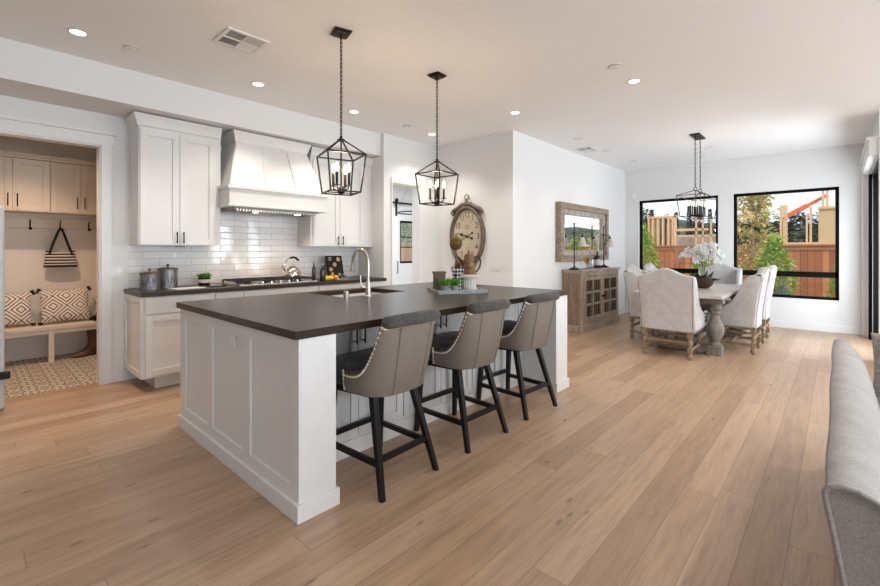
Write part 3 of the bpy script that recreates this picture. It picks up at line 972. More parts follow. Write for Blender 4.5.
m = MB(); m.tube(curve([(KX - .085, KY, KZ + .09), (KX - .10, KY, KZ + .16), (KX - .05, KY, KZ + .225), (KX + .03, KY, KZ + .235), (KX + .075, KY, KZ + .205)], 6), .007, 8)
h = m.build('handle', M['polished_steel'], t)
m = MB(); m.tube(curve([(KX - .03, KY, KZ + .232), (KX + .03, KY, KZ + .238), (KX + .085, KY, KZ + .20)], 5), .013, 10); m.build('grip', M['black_metal'], h)

# things on the worktop
def canister(x, y, r, h, label):
    t = thing('canister', label, 'canister', (x, y, .915), 'ribbed canisters on the worktop')
    m = MB(); m.lathe([(0, .915), (r, .915), (r, .92), (r * .985, .93), (r, .94), (r, .915 + h - .02), (r * 1.02, .915 + h)], (x, y, 0), 32); m.build('body', M['canister'], t)
    m = MB(); m.lathe([(r * 1.04, .915 + h), (r * 1.04, .915 + h + .014), (r * .5, .915 + h + .022), (0, .915 + h + .023)], (x, y, 0), 32); l = m.build('lid', M['brown_block'], t)
    m = MB(); m.lathe([(.008, .915 + h + .023), (.007, .915 + h + .033), (.016, .915 + h + .042), (.012, .915 + h + .054), (0, .915 + h + .057)], (x, y, 0), 14); m.build('knob', M['brown_block'], l)
canister(1.215, 4.97, .082, .150, 'shorter ribbed dark metal canister with wooden lid, nearest the worktop end')
canister(1.40, 5.07, .088, .185, 'taller ribbed dark metal canister with wooden lid and knob, second from the worktop end')

def rosette(mb, c, n, L, w_, up0=.2):
    for i in range(n):
        a = i * 2.4
        e = up0 + (1 - i / n) * .9
        d = V((cos(a) * cos(e), sin(a) * cos(e), sin(e))) * L * (.7 + .3 * random.random())
        mb.leaf(c, d, w_)
t = thing('potted_succulent', 'small spiky green plant in a dark striped pot left of the cooktop', 'plant', (1.74, 5.05, .915))
m = MB(); m.lathe([(0, .915), (.052, .915), (.062, .965), (.064, 1.0), (.056, 1.0), (.054, .99), (0, .99)], (1.74, 5.05, 0), 24); p = m.build('pot', M['bottle'], t)
m = MB(); m.lathe([(.0605, .948), (.0635, .962), (.064, .975), (.0635, .985)], (1.74, 5.05, 0), 24); m.build('pot_band', M['label'], p)
m = MB()
for k in range(5):
    rosette(m, V((1.74 + .03 * cos(k * 1.3), 5.05 + .03 * sin(k * 1.3), .995)), 16, .085, .022)
m.build('leaves', M['leaf_green'], t, smooth=0)
m = MB()
m.box((-.14, -.095, 0), (-.003, .095, .006), .002); m.box((.003, -.095, 0), (.14, .095, .006), .002); m.box((-.006, -.095, 0), (.006, .095, .004))
o = tag(m.build('magazine', M['paper'], origin=(0, 0, 0)), 'open white magazine lying on the worktop in front of the succulent', 'magazine'); o.location = (1.50, 4.80, .915); o.rotation_euler.z = .2
m = MB(); m.box((-.10, -.06, 0), (.10, .06, .014), .003)
o = tag(m.build('serving_slate', M['bottle'], origin=(0, 0, 0)), 'small dark slate on the worktop between magazine and cooktop', 'slate'); o.location = (1.775, 4.85, .915); o.rotation_euler.z = -.1
def bottle(x, y, z, r, h, mat, label, name='oil_bottle', group=None):
    t = thing(name, label, 'bottle', (x, y, z), group)
    m = MB(); m.lathe([(0, z), (r, z), (r, z + h * .58), (r * .8, z + h * .66), (r * .36, z + h * .74), (r * .34, z + h * .92)], (x, y, 0), 20); m.build('body', mat, t)
    m = MB(); m.lathe([(r * .42, z + h * .92), (r * .42, z + h * .95), (r * .25, z + h * .96), (r * .15, z + h), (0, z + h)], (x, y, 0), 12); m.build('pourer', M['steel'], t)
    return t
bottle(2.915, 4.79, .915, .024, .255, M['bottle_brown'], 'slim brown oil bottle just right of the cooktop', group='oil bottles beside the cooktop')
bottle(2.955, 4.66, .915, .030, .225, M['bottle'], 'squat black oil bottle between the brown bottle and the lemons', group='oil bottles beside the cooktop')
for n_, (x, y, r, k, lab, mt, sc) in enumerate((
        (3.02, 4.66, .034, 'lemon', 'yellow lemon nearest the black oil bottle', 'yellow', (1.15, 1, 1)),
        (3.09, 4.69, .033, 'lemon', 'yellow lemon touching the orange, in front of the cookbook', 'yellow', (1, 1.15, 1)),
        (3.165, 4.69, .035, 'orange', 'single orange in front of the dark cookbook', 'orange', (1, 1, 1)))):
    m = MB(); m.ball((x, y, .915 + r), r, sc, 14)
    if k == 'lemon':
        m.ball((x + r * 1.1 * (sc[0] > 1), y - r * 1.1 * (sc[1] > 1), .915 + r), r * .3, n=8)
    tag(m.build(k, M[mt], origin=(x, y, .915)), lab, k, 'citrus fruit on the worktop')
t = thing('cookbook', 'dark cookbook with photographed biscuits on its cover, propped on a stand', 'book', (3.40, 5.02, .915))
tilt = Matrix.Translation((3.40, 5.02, .915)) @ Matrix.Rotation(RAD(-14), 4, 'X')
m = MB(); m.box((-.125, -.012, .02), (.125, .012, .315), .003, mat=tilt); m.build('cover', M['book_cover'], t)
for (x, z, r) in ((.062, .262, .03), (-.005, .19, .03), (-.072, .125, .028), (-.06, .06, .022), (.05, .055, .018)):
    m = MB(); m.cyl((x, -.0135, z), (x, -.012, z), r, n=20); m._m = None
    bmesh.ops.transform(m.bm, matrix=tilt, verts=m.bm.verts); m.build('biscuit_picture', M['food'], t)
m = MB()
for (x, z, w_, h_) in ((-.07, .285, .05, .010), (-.07, .265, .035, .006), (-.07, .252, .045, .006)):
    m.box((x - w_ / 2, -.0135, z - h_ / 2), (x + w_ / 2, -.012, z + h_ / 2), mat=tilt)
m.build('cover_print', M['paper'], t, smooth=0)
st = MB()
st.box((-.12, -.05, 0), (.12, .0, .018), .003, mat=tilt); st.bar(tilt @ V((0, .014, .2)), (3.40, 5.16, .918), .02, .012)
st.build('stand', M['black_metal'], t)
t = thing('glass_cloche', 'small clear glass dome in front of the cookbook', 'dish', (3.29, 4.74, .915))
m = MB(); m.lathe([(0, .915), (.07, .915), (.075, .922), (0, .925)], (3.29, 4.74, 0), 22); m.build('base_dish', M['ceramic'], t)
m = MB(); m.lathe([(.06, .925), (.06, .96), (.045, .985), (.0, 1.0)], (3.29, 4.74, 0), 22); m.build('dome', M['clear_glass'], t)

# wall plates
def plate(face, plane, u, z, w_, h_, label, n=1, kind='switch'):
    p = fpt(face, plane, u, 0, z)
    t = thing('light_switch' if kind == 'switch' else 'wall_outlet', label, 'switch' if kind == 'switch' else 'outlet', p)
    fbox(MB(), face, plane, u - w_ / 2, u + w_ / 2, z - h_ / 2, z + h_ / 2, 0, .007, .002).build('cover_plate', M['plastic_white'], t)
    for i in range(n):
        c = u + (i - (n - 1) / 2) * .046
        fbox(MB(), face, plane, c - .016, c + .016, z - .033, z + .033, .007, .011, .002).build('rocker' if kind == 'switch' else 'socket', M['ceramic'], t)
    return t
plate('-Y', YK, .995, 1.07, .115, .115, 'white light switch plate on the wall between mudroom casing and worktop', 2)
plate('-X', XC, 3.53, 1.06, .16, .115, 'white triple light switch below and right of the oval clock', 3)
plate('-X', XW, -.05, .31, .072, .115, 'white outlet low on the wall under the right window', 1, 'outlet')
m = MB(); m.lathe([(0, 0), (.05, 0), (.05, .018), (.03, .026), (0, .027)], (0, 0, 0), 20, Matrix.Rotation(RAD(-90), 4, 'Y'))
o = tag(m.build('wall_sensor', M['plastic_white'], origin=(0, 0, 0)), 'small white round sensor high on the wall left of the left window', 'sensor'); o.location = (XW, 3.10, 2.40)

# ================================================================== ISLAND
t = thing('kitchen_island', 'white panelled kitchen island with square end posts', 'island', (2.45, 2.7, 0))
IX0, IX1, IY0, IYP, IY1 = 1.083, 3.86, 1.893, 2.275, 3.585
m = MB()
m.box((IX0, IYP, 0), (IX0 + .02, IY1, .872)); m.box((IX1 - .02, IYP, 0), (IX1, IY1, .872))
m.box((IX0 + .02, IYP, 0), (IX1 - .02, IYP + .02, .872)); m.box((IX0 + .02, IY1 - .02, 0), (IX1 - .02, IY1, .872))
m.box((IX0 + .02, IYP + .02, .0), (IX1 - .02, IY1 - .02, .10))
m.build('body', M['island'], t, smooth=0)
for x0, x1 in ((IX0, 1.28), (3.64, IX1)):
    m = MB(); m.box((x0, IY0, 0), (x1, IYP, .872), .002)
    p = m.build('end_post', M['island'], t)
    m = MB()
    m.box((x0 - (-.003 if x0 < 2 else .014), IY0 - .0145, 0), (x1 + .014, IYP - .013, .0855), .003)
    m.build('post_plinth', M['island'], p)
m = MB()
for a, b in ((1.893, 1.965), (2.42, 2.50), (2.965, 3.045), (3.475, 3.585)):
    fbox(m, '-X', IX0, a, b, .085, .872, 0, .012, .002)
fbox(m, '-X', IX0, 1.895, 3.583, .80, .8715, 0, .0118, .001); fbox(m, '-X', IX0, 1.895, 3.583, .084, .155, 0, .0118, .001)
m.build('end_panel_frame', M['island'], t)
m = MB()
m.box((IX0 - .0265, IY0 - .0145, 0), (IX0 + .004, IY1 + .014, .085), .003)
m.box((1.28, IYP - .012, 0), (3.64, IYP, .10), .003)
m.build('plinth', M['island'], t)
for a in (1.305, 2.085, 2.865):
    for u0, u1, hu in ((a + .004, a + .386, a + .355), (a + .39, a + .772, a + .42)):
        d = shaker('-Y', IYP, u0, u1, .125, .855, .055).build('door', M['island'], t)
        pull('-Y', IYP, hu, .765, .12).build('handle', M['black_metal'], d)
fbox(MB(), '-X', IX0, 2.635, 2.72, .725, .825, .0, .008, .002).build('outlet_plate', M['plastic_white'], t)
fbox(MB(), '-X', IX0, 2.650, 2.672, .742, .808, .008, .012, .002).build('outlet_socket', M['ceramic'], t)
fbox(MB(), '-X', IX0, 2.684, 2.706, .742, .808, .008, .012, .002).build('outlet_socket', M['ceramic'], t)

SX0, SX1, SY0, SY1 = 2.07, 2.78, 2.97, 3.49
m = MB()
z0, z1 = .874, .915
m.box((1.05, 1.885, z0), (3.862, SY0, z1)); m.box((1.05, SY1, z0), (3.862, 3.602, z1)); m.box((1.05, SY0, z0), (SX0, SY1, z1)); m.box((SX1, SY0, z0), (3.862, SY1, z1))
bmesh.ops.remove_doubles(m.bm, verts=m.bm.verts, dist=.0001)
tag(m.build('island_worktop', M['worktop'], origin=(2.45, 2.7, z0), smooth=0), 'thick dark stone worktop on the kitchen island', 'worktop')
m = MB()
b = .018
m.box((SX0 - b, SY0 - b, .66), (SX1 + b, SY1 + b, .675)); m.box((SX0 - b, SY0 - b, .675), (SX0 - .002, SY1 + b, .873)); m.box((SX1 + .002, SY0 - b, .675), (SX1 + b, SY1 + b, .873))
m.box((SX0 - b, SY0 - b, .675), (SX1 + b, SY0 - .002, .873)); m.box((SX0 - b, SY1 + .002, .675), (SX1 + b, SY1 + b, .873))
t = thing('kitchen_sink', 'white undermount sink sunk in the island worktop', 'sink', (2.42, 3.2, .66))
m.build('basin', M['ceramic'], t, smooth=0)
m = MB(); m.lathe([(.045, .675), (.045, .678), (0, .677)], (2.42, 3.2, 0), 20); m.build('drain', M['steel'], t)
FX, FY = 2.265, 2.885
t = thing('kitchen_faucet', 'brushed nickel gooseneck faucet beside the island sink', 'faucet', (FX, FY, .915))
m = MB(); m.lathe([(.032, .915), (.032, .921), (.024, .926), (.023, 1.03), (.019, 1.035), (0, 1.036)], (FX, FY, 0), 20); m.build('base', M['nickel'], t)
arc = [(FX, FY, 1.03), (FX, FY, 1.19)] + [(FX, FY + .105 - .105 * cos(a), 1.20 + .105 * sin(a)) for a in [i * pi / 12 for i in range(13)]] + [(FX, FY + .214, 1.175)]
m = MB(); m.tube(arc, .0125, 12); m.build('gooseneck', M['nickel'], t)
m = MB(); m.cyl((FX, FY + .213, 1.185), (FX, FY + .224, 1.115), .016, .019, 16); m.build('spray_head', M['nickel'], t)
m = MB(); m.tube([(FX, FY, .985), (FX - .04, FY + .01, .99), (FX - .062, FY + .015, .998)], .012, 10); m.tube([(FX - .058, FY + .014, .99), (FX - .068, FY + .016, 1.06), (FX - .07, FY + .016, 1.09)], .006, 8); m.build('lever', M['nickel'], t)
m = MB(); m.lathe([(.026, .915), (.026, .92), (.022, .922), (.022, .968), (.019, .972), (0, .973)], (2.055, 2.90, 0), 18)
tag(m.build('air_gap_cap', M['nickel'], origin=(2.055, 2.90, .915)), 'short nickel cylinder cap beside the sink, left of the faucet', 'cap')
# ================================================================== COUNTER STOOLS
def make_stool():
    t = thing('counter_stool', 'x', 'stool', (0, 0, 0), 'counter stools along the island')
    Zb = .520
    def top(s):
        a = abs(s)
        if a < .45: return .945 - .015 * (a / .45) ** 2
        u = (a - .45) / .55
        return .930 + (.618 - .930) * (1 - (1 - u) ** 2.9)
    def plan(s, z, inset=0.0):
        f = (z - Zb) / .42
        phi = s * RAD(96)
        a = .232 + .035 * f - inset
        b = .235 + .090 * f - inset
        sx = math.copysign(abs(sin(phi)) ** .62, phi)
        cy = cos(phi)
        cy = math.copysign(abs(cy) ** .62, cy)
        y = -b * cy if cy > 0 else -cy * .08
        return V((a * sx, y + .002, z))
    NS, NV = 44, 9
    S = [-1 + 2 * i / NS for i in range(NS + 1)]
    # leather outside
    m = MB()
    rows = []
    for j in range(NV + 1):
        f = j / NV
        row = []
        for s in S:
            z = Zb - .012 * (1 - abs(s)) + (top(s) - Zb) * f
            bul = .008 * sin(pi * f)
            p = plan(s, z, -bul); row.append(p)
        rows.append(row)
    m.grid(rows)
    # underside lip
    m.grid([[plan(s, Zb - .012 * (1 - abs(s)), .05) + V((0, 0, .004)) for s in S], rows[0]])
    m.fix(); sh = m.build('back_shell', M['taupe_leather'], t, smooth=60)
    # two sewn seams on the leather
    for s0 in (-.16, .16):
        m = MB(); m.tube([plan(s0, Zb + (top(s0) - .03 - Zb) * k / 8, -.009) for k in range(9)], .0022, 6); m.build('seam', M['taupe_leather'], sh)
    # tweed inside
    m = MB()
    rows = []
    for f, ins in ((0, .045), (.25, .05), (.5, .052), (.75, .05), (.93, .048), (1.0, .036), (1.02, .014), (1.0, .0)):
        row = []
        for s in S:
            zb = .60
            z = zb + (top(s) - zb) * f + (.012 if f > .9 and f != 1.0 else 0)
            row.append(plan(s, z, ins))
        rows.append(row)
    m.grid(rows); m.fix(); m.build('back_padding', M['tweed'], t, smooth=60)
    # rolled top
    m = MB()
    pts = [plan(s, top(s) - .016, .002) for s in [-.45 + i * .045 for i in range(21)]]
    rs = [.012 + .022 * min(1, (1 - abs(-1 + 2 * i / 20)) * 6) for i in range(21)]
    m.tube(pts, rs, 12); m.build('rolled_top', M['tweed'], t, smooth=60)
    # nail heads following the edge and below the roll
    m = MB()
    def nail(p, n):
        m.ball(p, .0066, n=6)
    line = []
    for i in range(-42, 43):
        s = i / 42
        z = top(s) - .012 - .036 * max(0, min(1, (.50 - abs(s)) / .1))
        nail(plan(s, z, -.005), None); line.append(plan(s, z, -.002))
    for sg in (-1, 1):
        for j in range(8):
            nail(plan(sg * .985, .53 + j * .0145, -.005), None)
        m.tube([plan(sg * .985, .525, -.002), plan(sg * .985, .64, -.002)], .002, 5)
    m.tube(line, .002, 5)
    m.build('nailhead_trim', M['brass_nail'], t)
    # seat
    m = MB(); m.prism([(-.11, -.165), (.11, -.165), (.165, -.10), (.185, .0), (.20, .10), (.232, .14), (.232, .20), (.22, .245), (-.22, .245), (-.232, .20), (-.232, .14), (-.20, .10), (-.185, .0), (-.165, -.10)], 'z', .525, .665, .03, 4)
    m.build('seat', M['tweed'], t, smooth=60)
    m = MB(); m.prism([(-.12, -.15), (.12, -.15), (.17, -.10), (.195, .10), (.205, .215), (-.205, .215), (-.195, .10), (-.17, -.10)], 'z', .490, .526); m.build('seat_frame', M['black_wood'], t)
    tops = {(-1, -1): (-.150, -.125), (1, -1): (.150, -.125), (-1, 1): (-.185, .19), (1, 1): (.185, .19)}
    feet = {(-1, -1): (-.212, -.265), (1, -1): (.212, -.265), (-1, 1): (-.205, .222), (1, 1): (.205, .222)}
    at = lambda k, z: V((*[a + (b - a) * (1 - z / .50) for a, b in zip(tops[k], feet[k])], z))
    for k in tops:
        m = MB(); m.taper(at(k, 0), at(k, .50), .027, .027, .038, .038); m.build('leg', M['black_wood'], t, smooth=0)
    for a, b, z in (((-1, -1), (1, -1), .185), ((-1, 1), (1, 1), .21), ((-1, -1), (-1, 1), .165), ((1, -1), (1, 1), .165)):
        m = MB(); m.bar(at(a, z), at(b, z), .022, .030); m.build('stretcher', M['black_wood'], t, smooth=0)
    return t
stool = make_stool()
for i, (x, lab) in enumerate(((1.670, 'taupe leather counter stool nearest the camera, at the near end of the island'),
                              (2.405, 'taupe leather counter stool in the middle of the three at the island'),
                              (3.135, 'taupe leather counter stool at the far end of the island, nearest the buffet'))):
    o = stool if i == 0 else copy_tree(stool)
    o.location = (x - .014, 2.008, 0); o['label'] = lab
    o.rotation_euler.z = (RAD(2), RAD(-1), RAD(-3))[i]

# ================================================================== PENDANTS
def chain_mesh(mb, x, y, z0, z1, L=.040, r=.0034):
    n = max(1, int(round((z1 - z0) / (L * .78))))
    st = (z1 - z0) / n
    for i in range(n):
        zc = z0 + (i + .5) * st
        a = (i % 2) * pi / 2 + .4
        h = st * .62; w_ = .0085
        pts = []
        for k in range(10):
            q = 2 * pi * k / 10
            pts.append((x + cos(a) * w_ * cos(q), y + sin(a) * w_ * cos(q), zc + h * sin(q)))
        mb.tube(pts, r, 5, closed=True)
    return mb
def candle(t, x, y, z, h, mat, bulb=None):
    m = MB(); m.lathe([(.0, z - .008), (.020, z - .004), (.022, z), (.011, z + .003), (.0095, z + .005), (.0095, z + h)], (x, y, 0), 12); c = m.build('candle', mat, t)
    m = MB(); m.lathe([(.006, z + h), (.013, z + h + .018), (.0145, z + h + .03), (.008, z + h + .055), (.002, z + h + .072), (0, z + h + .073)], (x, y, 0), 10); m.build('bulb', bulb or M['bulb'], c)
def make_pendant(name, label, loc, rz, height):
    """square lantern: loc is the canopy centre on the ceiling"""
    t = thing(name, label, 'pendant light', (0, 0, 0), 'lantern pendants over the island')
    zt = -(CZ - 2.12); zs = zt - .115; zb = -(CZ - 1.728)
    m = MB(); m.box((-.066, -.066, -.012), (.066, .066, 0), .004); m.box((-.052, -.052, -.026), (.052, .052, -.012), .006); m.lathe([(0, -.05), (.012, -.048), (.014, -.03), (.014, -.026)], n=12); m.build('canopy', M['bronze_metal'], t)
    chain_mesh(MB(), 0, 0, zt + .02, -.05).build('chain', M['black_metal'], t)
    m = MB(); m.lathe([(0, zt + .03), (.010, zt + .03), (.012, zt + .012), (.028, zt + .006), (.028, zt - .006), (.0, zt - .01)], n=14); m.build('hub', M['black_metal'], t)
    a, b, w_ = .142, .112, .010
    m = MB()
    T = [(a * i, a * j, zs) for i, j in ((-1, -1), (1, -1), (1, 1), (-1, 1))]
    B = [(b * i, b * j, zb) for i, j in ((-1, -1), (1, -1), (1, 1), (-1, 1))]
    for k in range(4):
        j = (k + 1) % 4
        m.bar(T[k], T[j], w_); m.bar(B[k], B[j], w_); m.bar(T[k], B[k], w_); m.bar((T[k][0] * .1, T[k][1] * .1, zt), T[k], w_)
    m.bar(((B[0][0]), 0, zb), (B[1][0], 0, zb), .007)
    m.build('cage', M['black_metal'], t, smooth=0)
    zc = zb + .055
    m = MB(); m.cyl((0, 0, zb), (0, 0, zt), .006, n=10); m.lathe([(0, zb - .014), (.022, zb - .004), (.03, zb + .012), (.024, zb + .03), (.01, zb + .045), (0, zb + .046)], n=16)
    for k in range(4):
        q = k * pi / 2 + pi / 4
        m.tube(curve([(0, 0, zb + .02), (.03 * cos(q), .03 * sin(q), zb + .018), (.058 * cos(q), .058 * sin(q), zb + .03), (.064 * cos(q), .064 * sin(q), zb + .052)], 5), .0045, 8)
    m.build('candle_arms', M['black_metal'], t)
    for k in range(4):
        q = k * pi / 2 + pi / 4
        candle(t, .064 * cos(q), .064 * sin(q), zc, .095, M['black_metal'])
    l = bpy.data.lights.new('pendant_glow', 'POINT'); l.energy = 9; l.color = WARM; l.shadow_soft_size = .05
    lo = bpy.data.objects.new('pendant_glow', l); COL.objects.link(lo); lo.parent = t; lo.location = (0, 0, zc + .13)
    t.location = loc; t.rotation_euler.z = rz
    return t
make_pendant('lantern_pendant', 'black lantern pendant over the near end of the island, left of the two', (1.895, 2.737, CZ), RAD(-17), 0)
make_pendant('lantern_pendant', 'black lantern pendant over the far end of the island, right of the two', (2.963, 2.75, CZ), RAD(4), 0)

# dining chandelier
t = thing('linear_chandelier', 'long black lantern chandelier hanging over the dining table', 'chandelier', (7.05, 1.43, CZ))
cx, cy = 7.06, 1.47
m = MB(); m.box((cx - .19, cy - .06, CZ - .022), (cx + .19, cy + .06, CZ), .005); m.build('canopy', M['bronze_metal'], t)
zt, zs, zb = 2.14, 2.05, 1.765
for sx in (-.15, .15):
    m = MB(); chain_mesh(m, cx + sx, cy, zt + .04, CZ - .022, .045); m.build('chain', M['black_metal'], t)
    m = MB(); m.tube([(cx + sx, cy + .022 * cos(k * pi / 7), zt + .022 + .022 * sin(k * pi / 7)) for k in range(14)], .004, 6, closed=True); m.build('hanging_ring', M['black_metal'], t)
m = MB()
T = [(cx + .44 * i, cy + .17 * j, zs) for i, j in ((-1, -1), (1, -1), (1, 1), (-1, 1))]
B = [(cx + .37 * i, cy + .14 * j, zb) for i, j in ((-1, -1), (1, -1), (1, 1), (-1, 1))]
w_ = .009
for k in range(4):
    j = (k + 1) % 4
    m.bar(T[k], T[j], w_); m.bar(B[k], B[j], w_); m.bar(T[k], B[k], w_)
    sx = -.15 if T[k][0] < cx else .15
    m.bar((cx + sx, cy, zt), T[k], w_)
m.bar((cx - .15, cy, zt), (cx + .15, cy, zt), w_)
m.bar((cx - .37, cy, zb), (cx + .37, cy, zb), .012)
for sx in (-.15, .15): m.bar((cx + sx, cy, zb), (cx + sx, cy, zt), .009)
m.build('cage', M['black_metal'], t, smooth=0)
for i in range(5):
    for sy in ((-.045, .045) if i != 2 else (-.045, .045)):
        candle(t, cx - .22 + i * .11, cy + sy, zb + .03, .13, M['black_metal'], M['dim_bulb'])
m = MB()
for i in range(5):
    m.bar((cx - .22 + i * .11, cy - .045, zb + .018), (cx - .22 + i * .11, cy + .045, zb + .018), .010)
m.build('candle_arms', M['black_metal'], t, smooth=0)
l = bpy.data.lights.new('chandelier_glow', 'POINT'); l.energy = 4; l.color = WARM; l.shadow_soft_size = .15
lo = bpy.data.objects.new('chandelier_glow', l); COL.objects.link(lo); lo.parent = t; lo.location = V((cx, cy, 2.02)) - ORG[t.name]

# ================================================================== CEILING FITTINGS
def downlight(x, y, label, power, z=CZ, lens=True, angle=115, color=(1.0, .91, .80)):
    t = thing('recessed_downlight', label, 'ceiling light', (x, y, z), 'recessed ceiling lights')
    m = MB(); m.lathe([(.046, z - .001), (.050, z - .006), (.066, z - .004), (.070, z)], (x, y, 0), 28); m.build('trim_ring', M['plastic_white'], t)
    m = MB(); m.lathe([(0, z - .004), (.046, z - .004), (.046, z - .001), (0, z - .001)], (x, y, 0), 24); m.build('lens', M['can_lens'] if lens else M['plastic_white'], t)
    if power > 0:
        l = bpy.data.lights.new('downlight_beam', 'SPOT'); l.energy = power; l.color = color; l.spot_size = RAD(angle); l.spot_blend = .7; l.shadow_soft_size = .05
        lo = bpy.data.objects.new('downlight_beam', l); COL.objects.link(lo); lo.parent = t; lo.location = (0, 0, -.02)
    return t
PW = 46
downlight(.566, 4.19, 'lit recessed ceiling light in the left corner, above the mudroom doorway', PW)
downlight(1.937, 4.195, 'lit recessed ceiling light in front of the range hood', PW)
downlight(3.087, 4.20, 'lit recessed ceiling light over the right wall cabinet, just right of the near pendant chain', PW)
downlight(4.423, 4.20, 'lit recessed ceiling light nearest the corner beside the oval clock wall', PW)
downlight(4.395, 2.818, 'lit recessed ceiling light near the corner where clock wall meets buffet wall', PW)
downlight(4.351, 1.446, 'lit recessed ceiling light alone in the middle of the right half of the ceiling', PW)
downlight(6.06, 2.80, 'small pale recessed light above the left edge of the mirror', 16, lens=False, angle=80)
downlight(7.10, 2.80, 'small pale recessed light above the right half of the mirror, beyond the second vent', 16, lens=False, angle=80)
downlight(8.262, 2.75, 'small pale recessed light nearest the far left corner of the dining end', 0, lens=False)
downlight(7.95, 1.49, 'small pale recessed light just right of the chandelier canopy', 0, lens=False)
for i, (x, y, lab) in enumerate(((.6, -1.2, 'first'), (2.4, -1.2, 'second'), (4.3, -.9, 'third'), (6.0, -1.2, 'fourth'), (2.4, -3.2, 'fifth'), (4.6, -3.2, 'sixth'), (6.2, .6, None), (6.2, -3.2, 'seventh'))):  # unseen downlights added to brighten the floor and ceiling
    if lab is None: continue
    downlight(x, y, 'added fill downlight in the living room ceiling behind the camera, %s of seven' % lab, 75, color=(1.0, .95, .90), angle=140)
def detector(x, y, label, r=.06):
    t = thing('smoke_detector', label, 'smoke detector', (x, y, CZ), 'round ceiling covers')
    m = MB(); m.lathe([(0, CZ - .016), (r * .7, CZ - .016), (r * .85, CZ - .013), (r, CZ - .005), (r, CZ)], (x, y, 0), 24); m.build('body', M['plastic_white'], t)
    m = MB(); m.lathe([(r * .88, CZ - .0115), (r * .96, CZ - .0085), (r * .985, CZ - .007), (r * .9, CZ - .0105)], (x, y, 0), 24); m.build('grille_slot', M['plastic_grey'], t)
detector(.895, 4.183, 'small white round ceiling cover between the left downlight and the big air vent', .05)
detector(3.883, 1.452, 'small white round ceiling cover left of the lone downlight in the right half')
detector(3.915, 4.172, 'small white round ceiling cover above the passage doorway, left of the far pendant chain', .05)
def vent(x0, x1, y0, y1, label, split):
    t = thing('air_vent', label, 'vent', ((x0 + x1) / 2, (y0 + y1) / 2, CZ), 'square ceiling air vents')
    z0 = CZ - .012
    m = MB(); f = .028
    m.box((x0, y0, z0), (x1, y0 + f, CZ), .003); m.box((x0, y1 - f, z0), (x1, y1, CZ), .003); m.box((x0, y0 + f, z0), (x0 + f, y1 - f, CZ), .003); m.box((x1 - f, y0 + f, z0), (x1, y1 - f, CZ), .003)
    cx, cy = (x0 + x1) / 2, (y0 + y1) / 2
    m.box((cx - .006, y0 + f, z0), (cx + .006, y1 - f, CZ)); m.box((x0 + f, cy - .006, z0), (x1 - f, cy + .006, CZ))
    m.build('frame', M['plastic_white'], t)
    m = MB(); m.box((x0 + f, y0 + f, CZ - .002), (x1 - f, y1 - f, CZ - .0005)); m.build('duct_shade', M['dark'], t, smooth=0)  # dark sheet painted in for the shade behind the louvres
    for qx in (0, 1):
        for qy in (0, 1):
            a0 = x0 + f if qx == 0 else cx + .006; a1 = cx - .006 if qx == 0 else x1 - f
            b0 = y0 + f if qy == 0 else cy + .006; b1 = cy - .006 if qy == 0 else y1 - f
            m = MB()
            n = 8
            for i in range(n):
                if (qx + qy) % 2:
                    u = a0 + (i + .5) * (a1 - a0) / n
                    d = .006 if qx else -.006
                    m.bar((u + d, b0, CZ - .007), (u + d, b1, CZ - .007), .011, .0016, up=(.6 if qx else -.6, 0, 1))
                else:
                    u = b0 + (i + .5) * (b1 - b0) / n
                    m.bar((a0, u, CZ - .007), (a1, u, CZ - .007), .011, .0016, up=(0, .6 if qy else -.6, 1))
            m.build('louvre', M['plastic_white'], t, smooth=0)
vent(1.29, 1.61, 3.27, 3.58, 'large white square air vent with dark slots in the ceiling, left of the near pendant', 0)
vent(6.63, 6.99, 2.86, 3.12, 'small grey air vent in the ceiling above the mirror', 0)

# ================================================================== ISLAND TRAY AND WHAT STANDS IN IT
TC = V((3.056, 2.589, 0)); TA = RAD(-32.2)
def tp(u, v, z=0.0):
    return (TC.x + u * cos(TA) - v * sin(TA), TC.y + u * sin(TA) + v * cos(TA), z)
t = thing('serving_tray', 'rectangular grey wooden tray on the island worktop', 'tray', tp(0, 0, .915))
def trot(mb):
    bmesh.ops.transform(mb.bm, matrix=Matrix.Translation((TC.x, TC.y, 0)) @ Matrix.Rotation(TA, 4, 'Z'), verts=mb.bm.verts)
    return mb
m = MB(); m.box((-.228, -.20, .915), (.228, .20, .928)); trot(m).build('bottom', M['tray_wood'], t, smooth=0)
for a, b in (((-.23, -.202, .915), (.23, -.188, .948)), ((-.23, .188, .915), (.23, .202, .948)), ((-.23, -.188, .915), (-.216, .188, .948)), ((.216, -.188, .915), (.23, .188, .948))):
    m = MB(); m.box(a, b, .003); trot(m).build('rim', M['tray_wood'], t)
ZT = .928
x, y, _ = tp(-.15, .06)
t = thing('wooden_box', 'brown wooden block box at the left end of the grey tray', 'box', (x, y, ZT))
Rz = Matrix.Translation((x, y, 0)) @ Matrix.Rotation(TA, 4, 'Z')
m = MB(); m.box((-.05, -.04, ZT), (.05, .04, ZT + .15), .004, mat=Rz); m.build('body', M['brown_block'], t)
m = MB(); m.box((-.056, -.046, ZT + .15), (.056, .046, ZT + .175), .006, mat=Rz); m.build('lid', M['brown_block'], t)
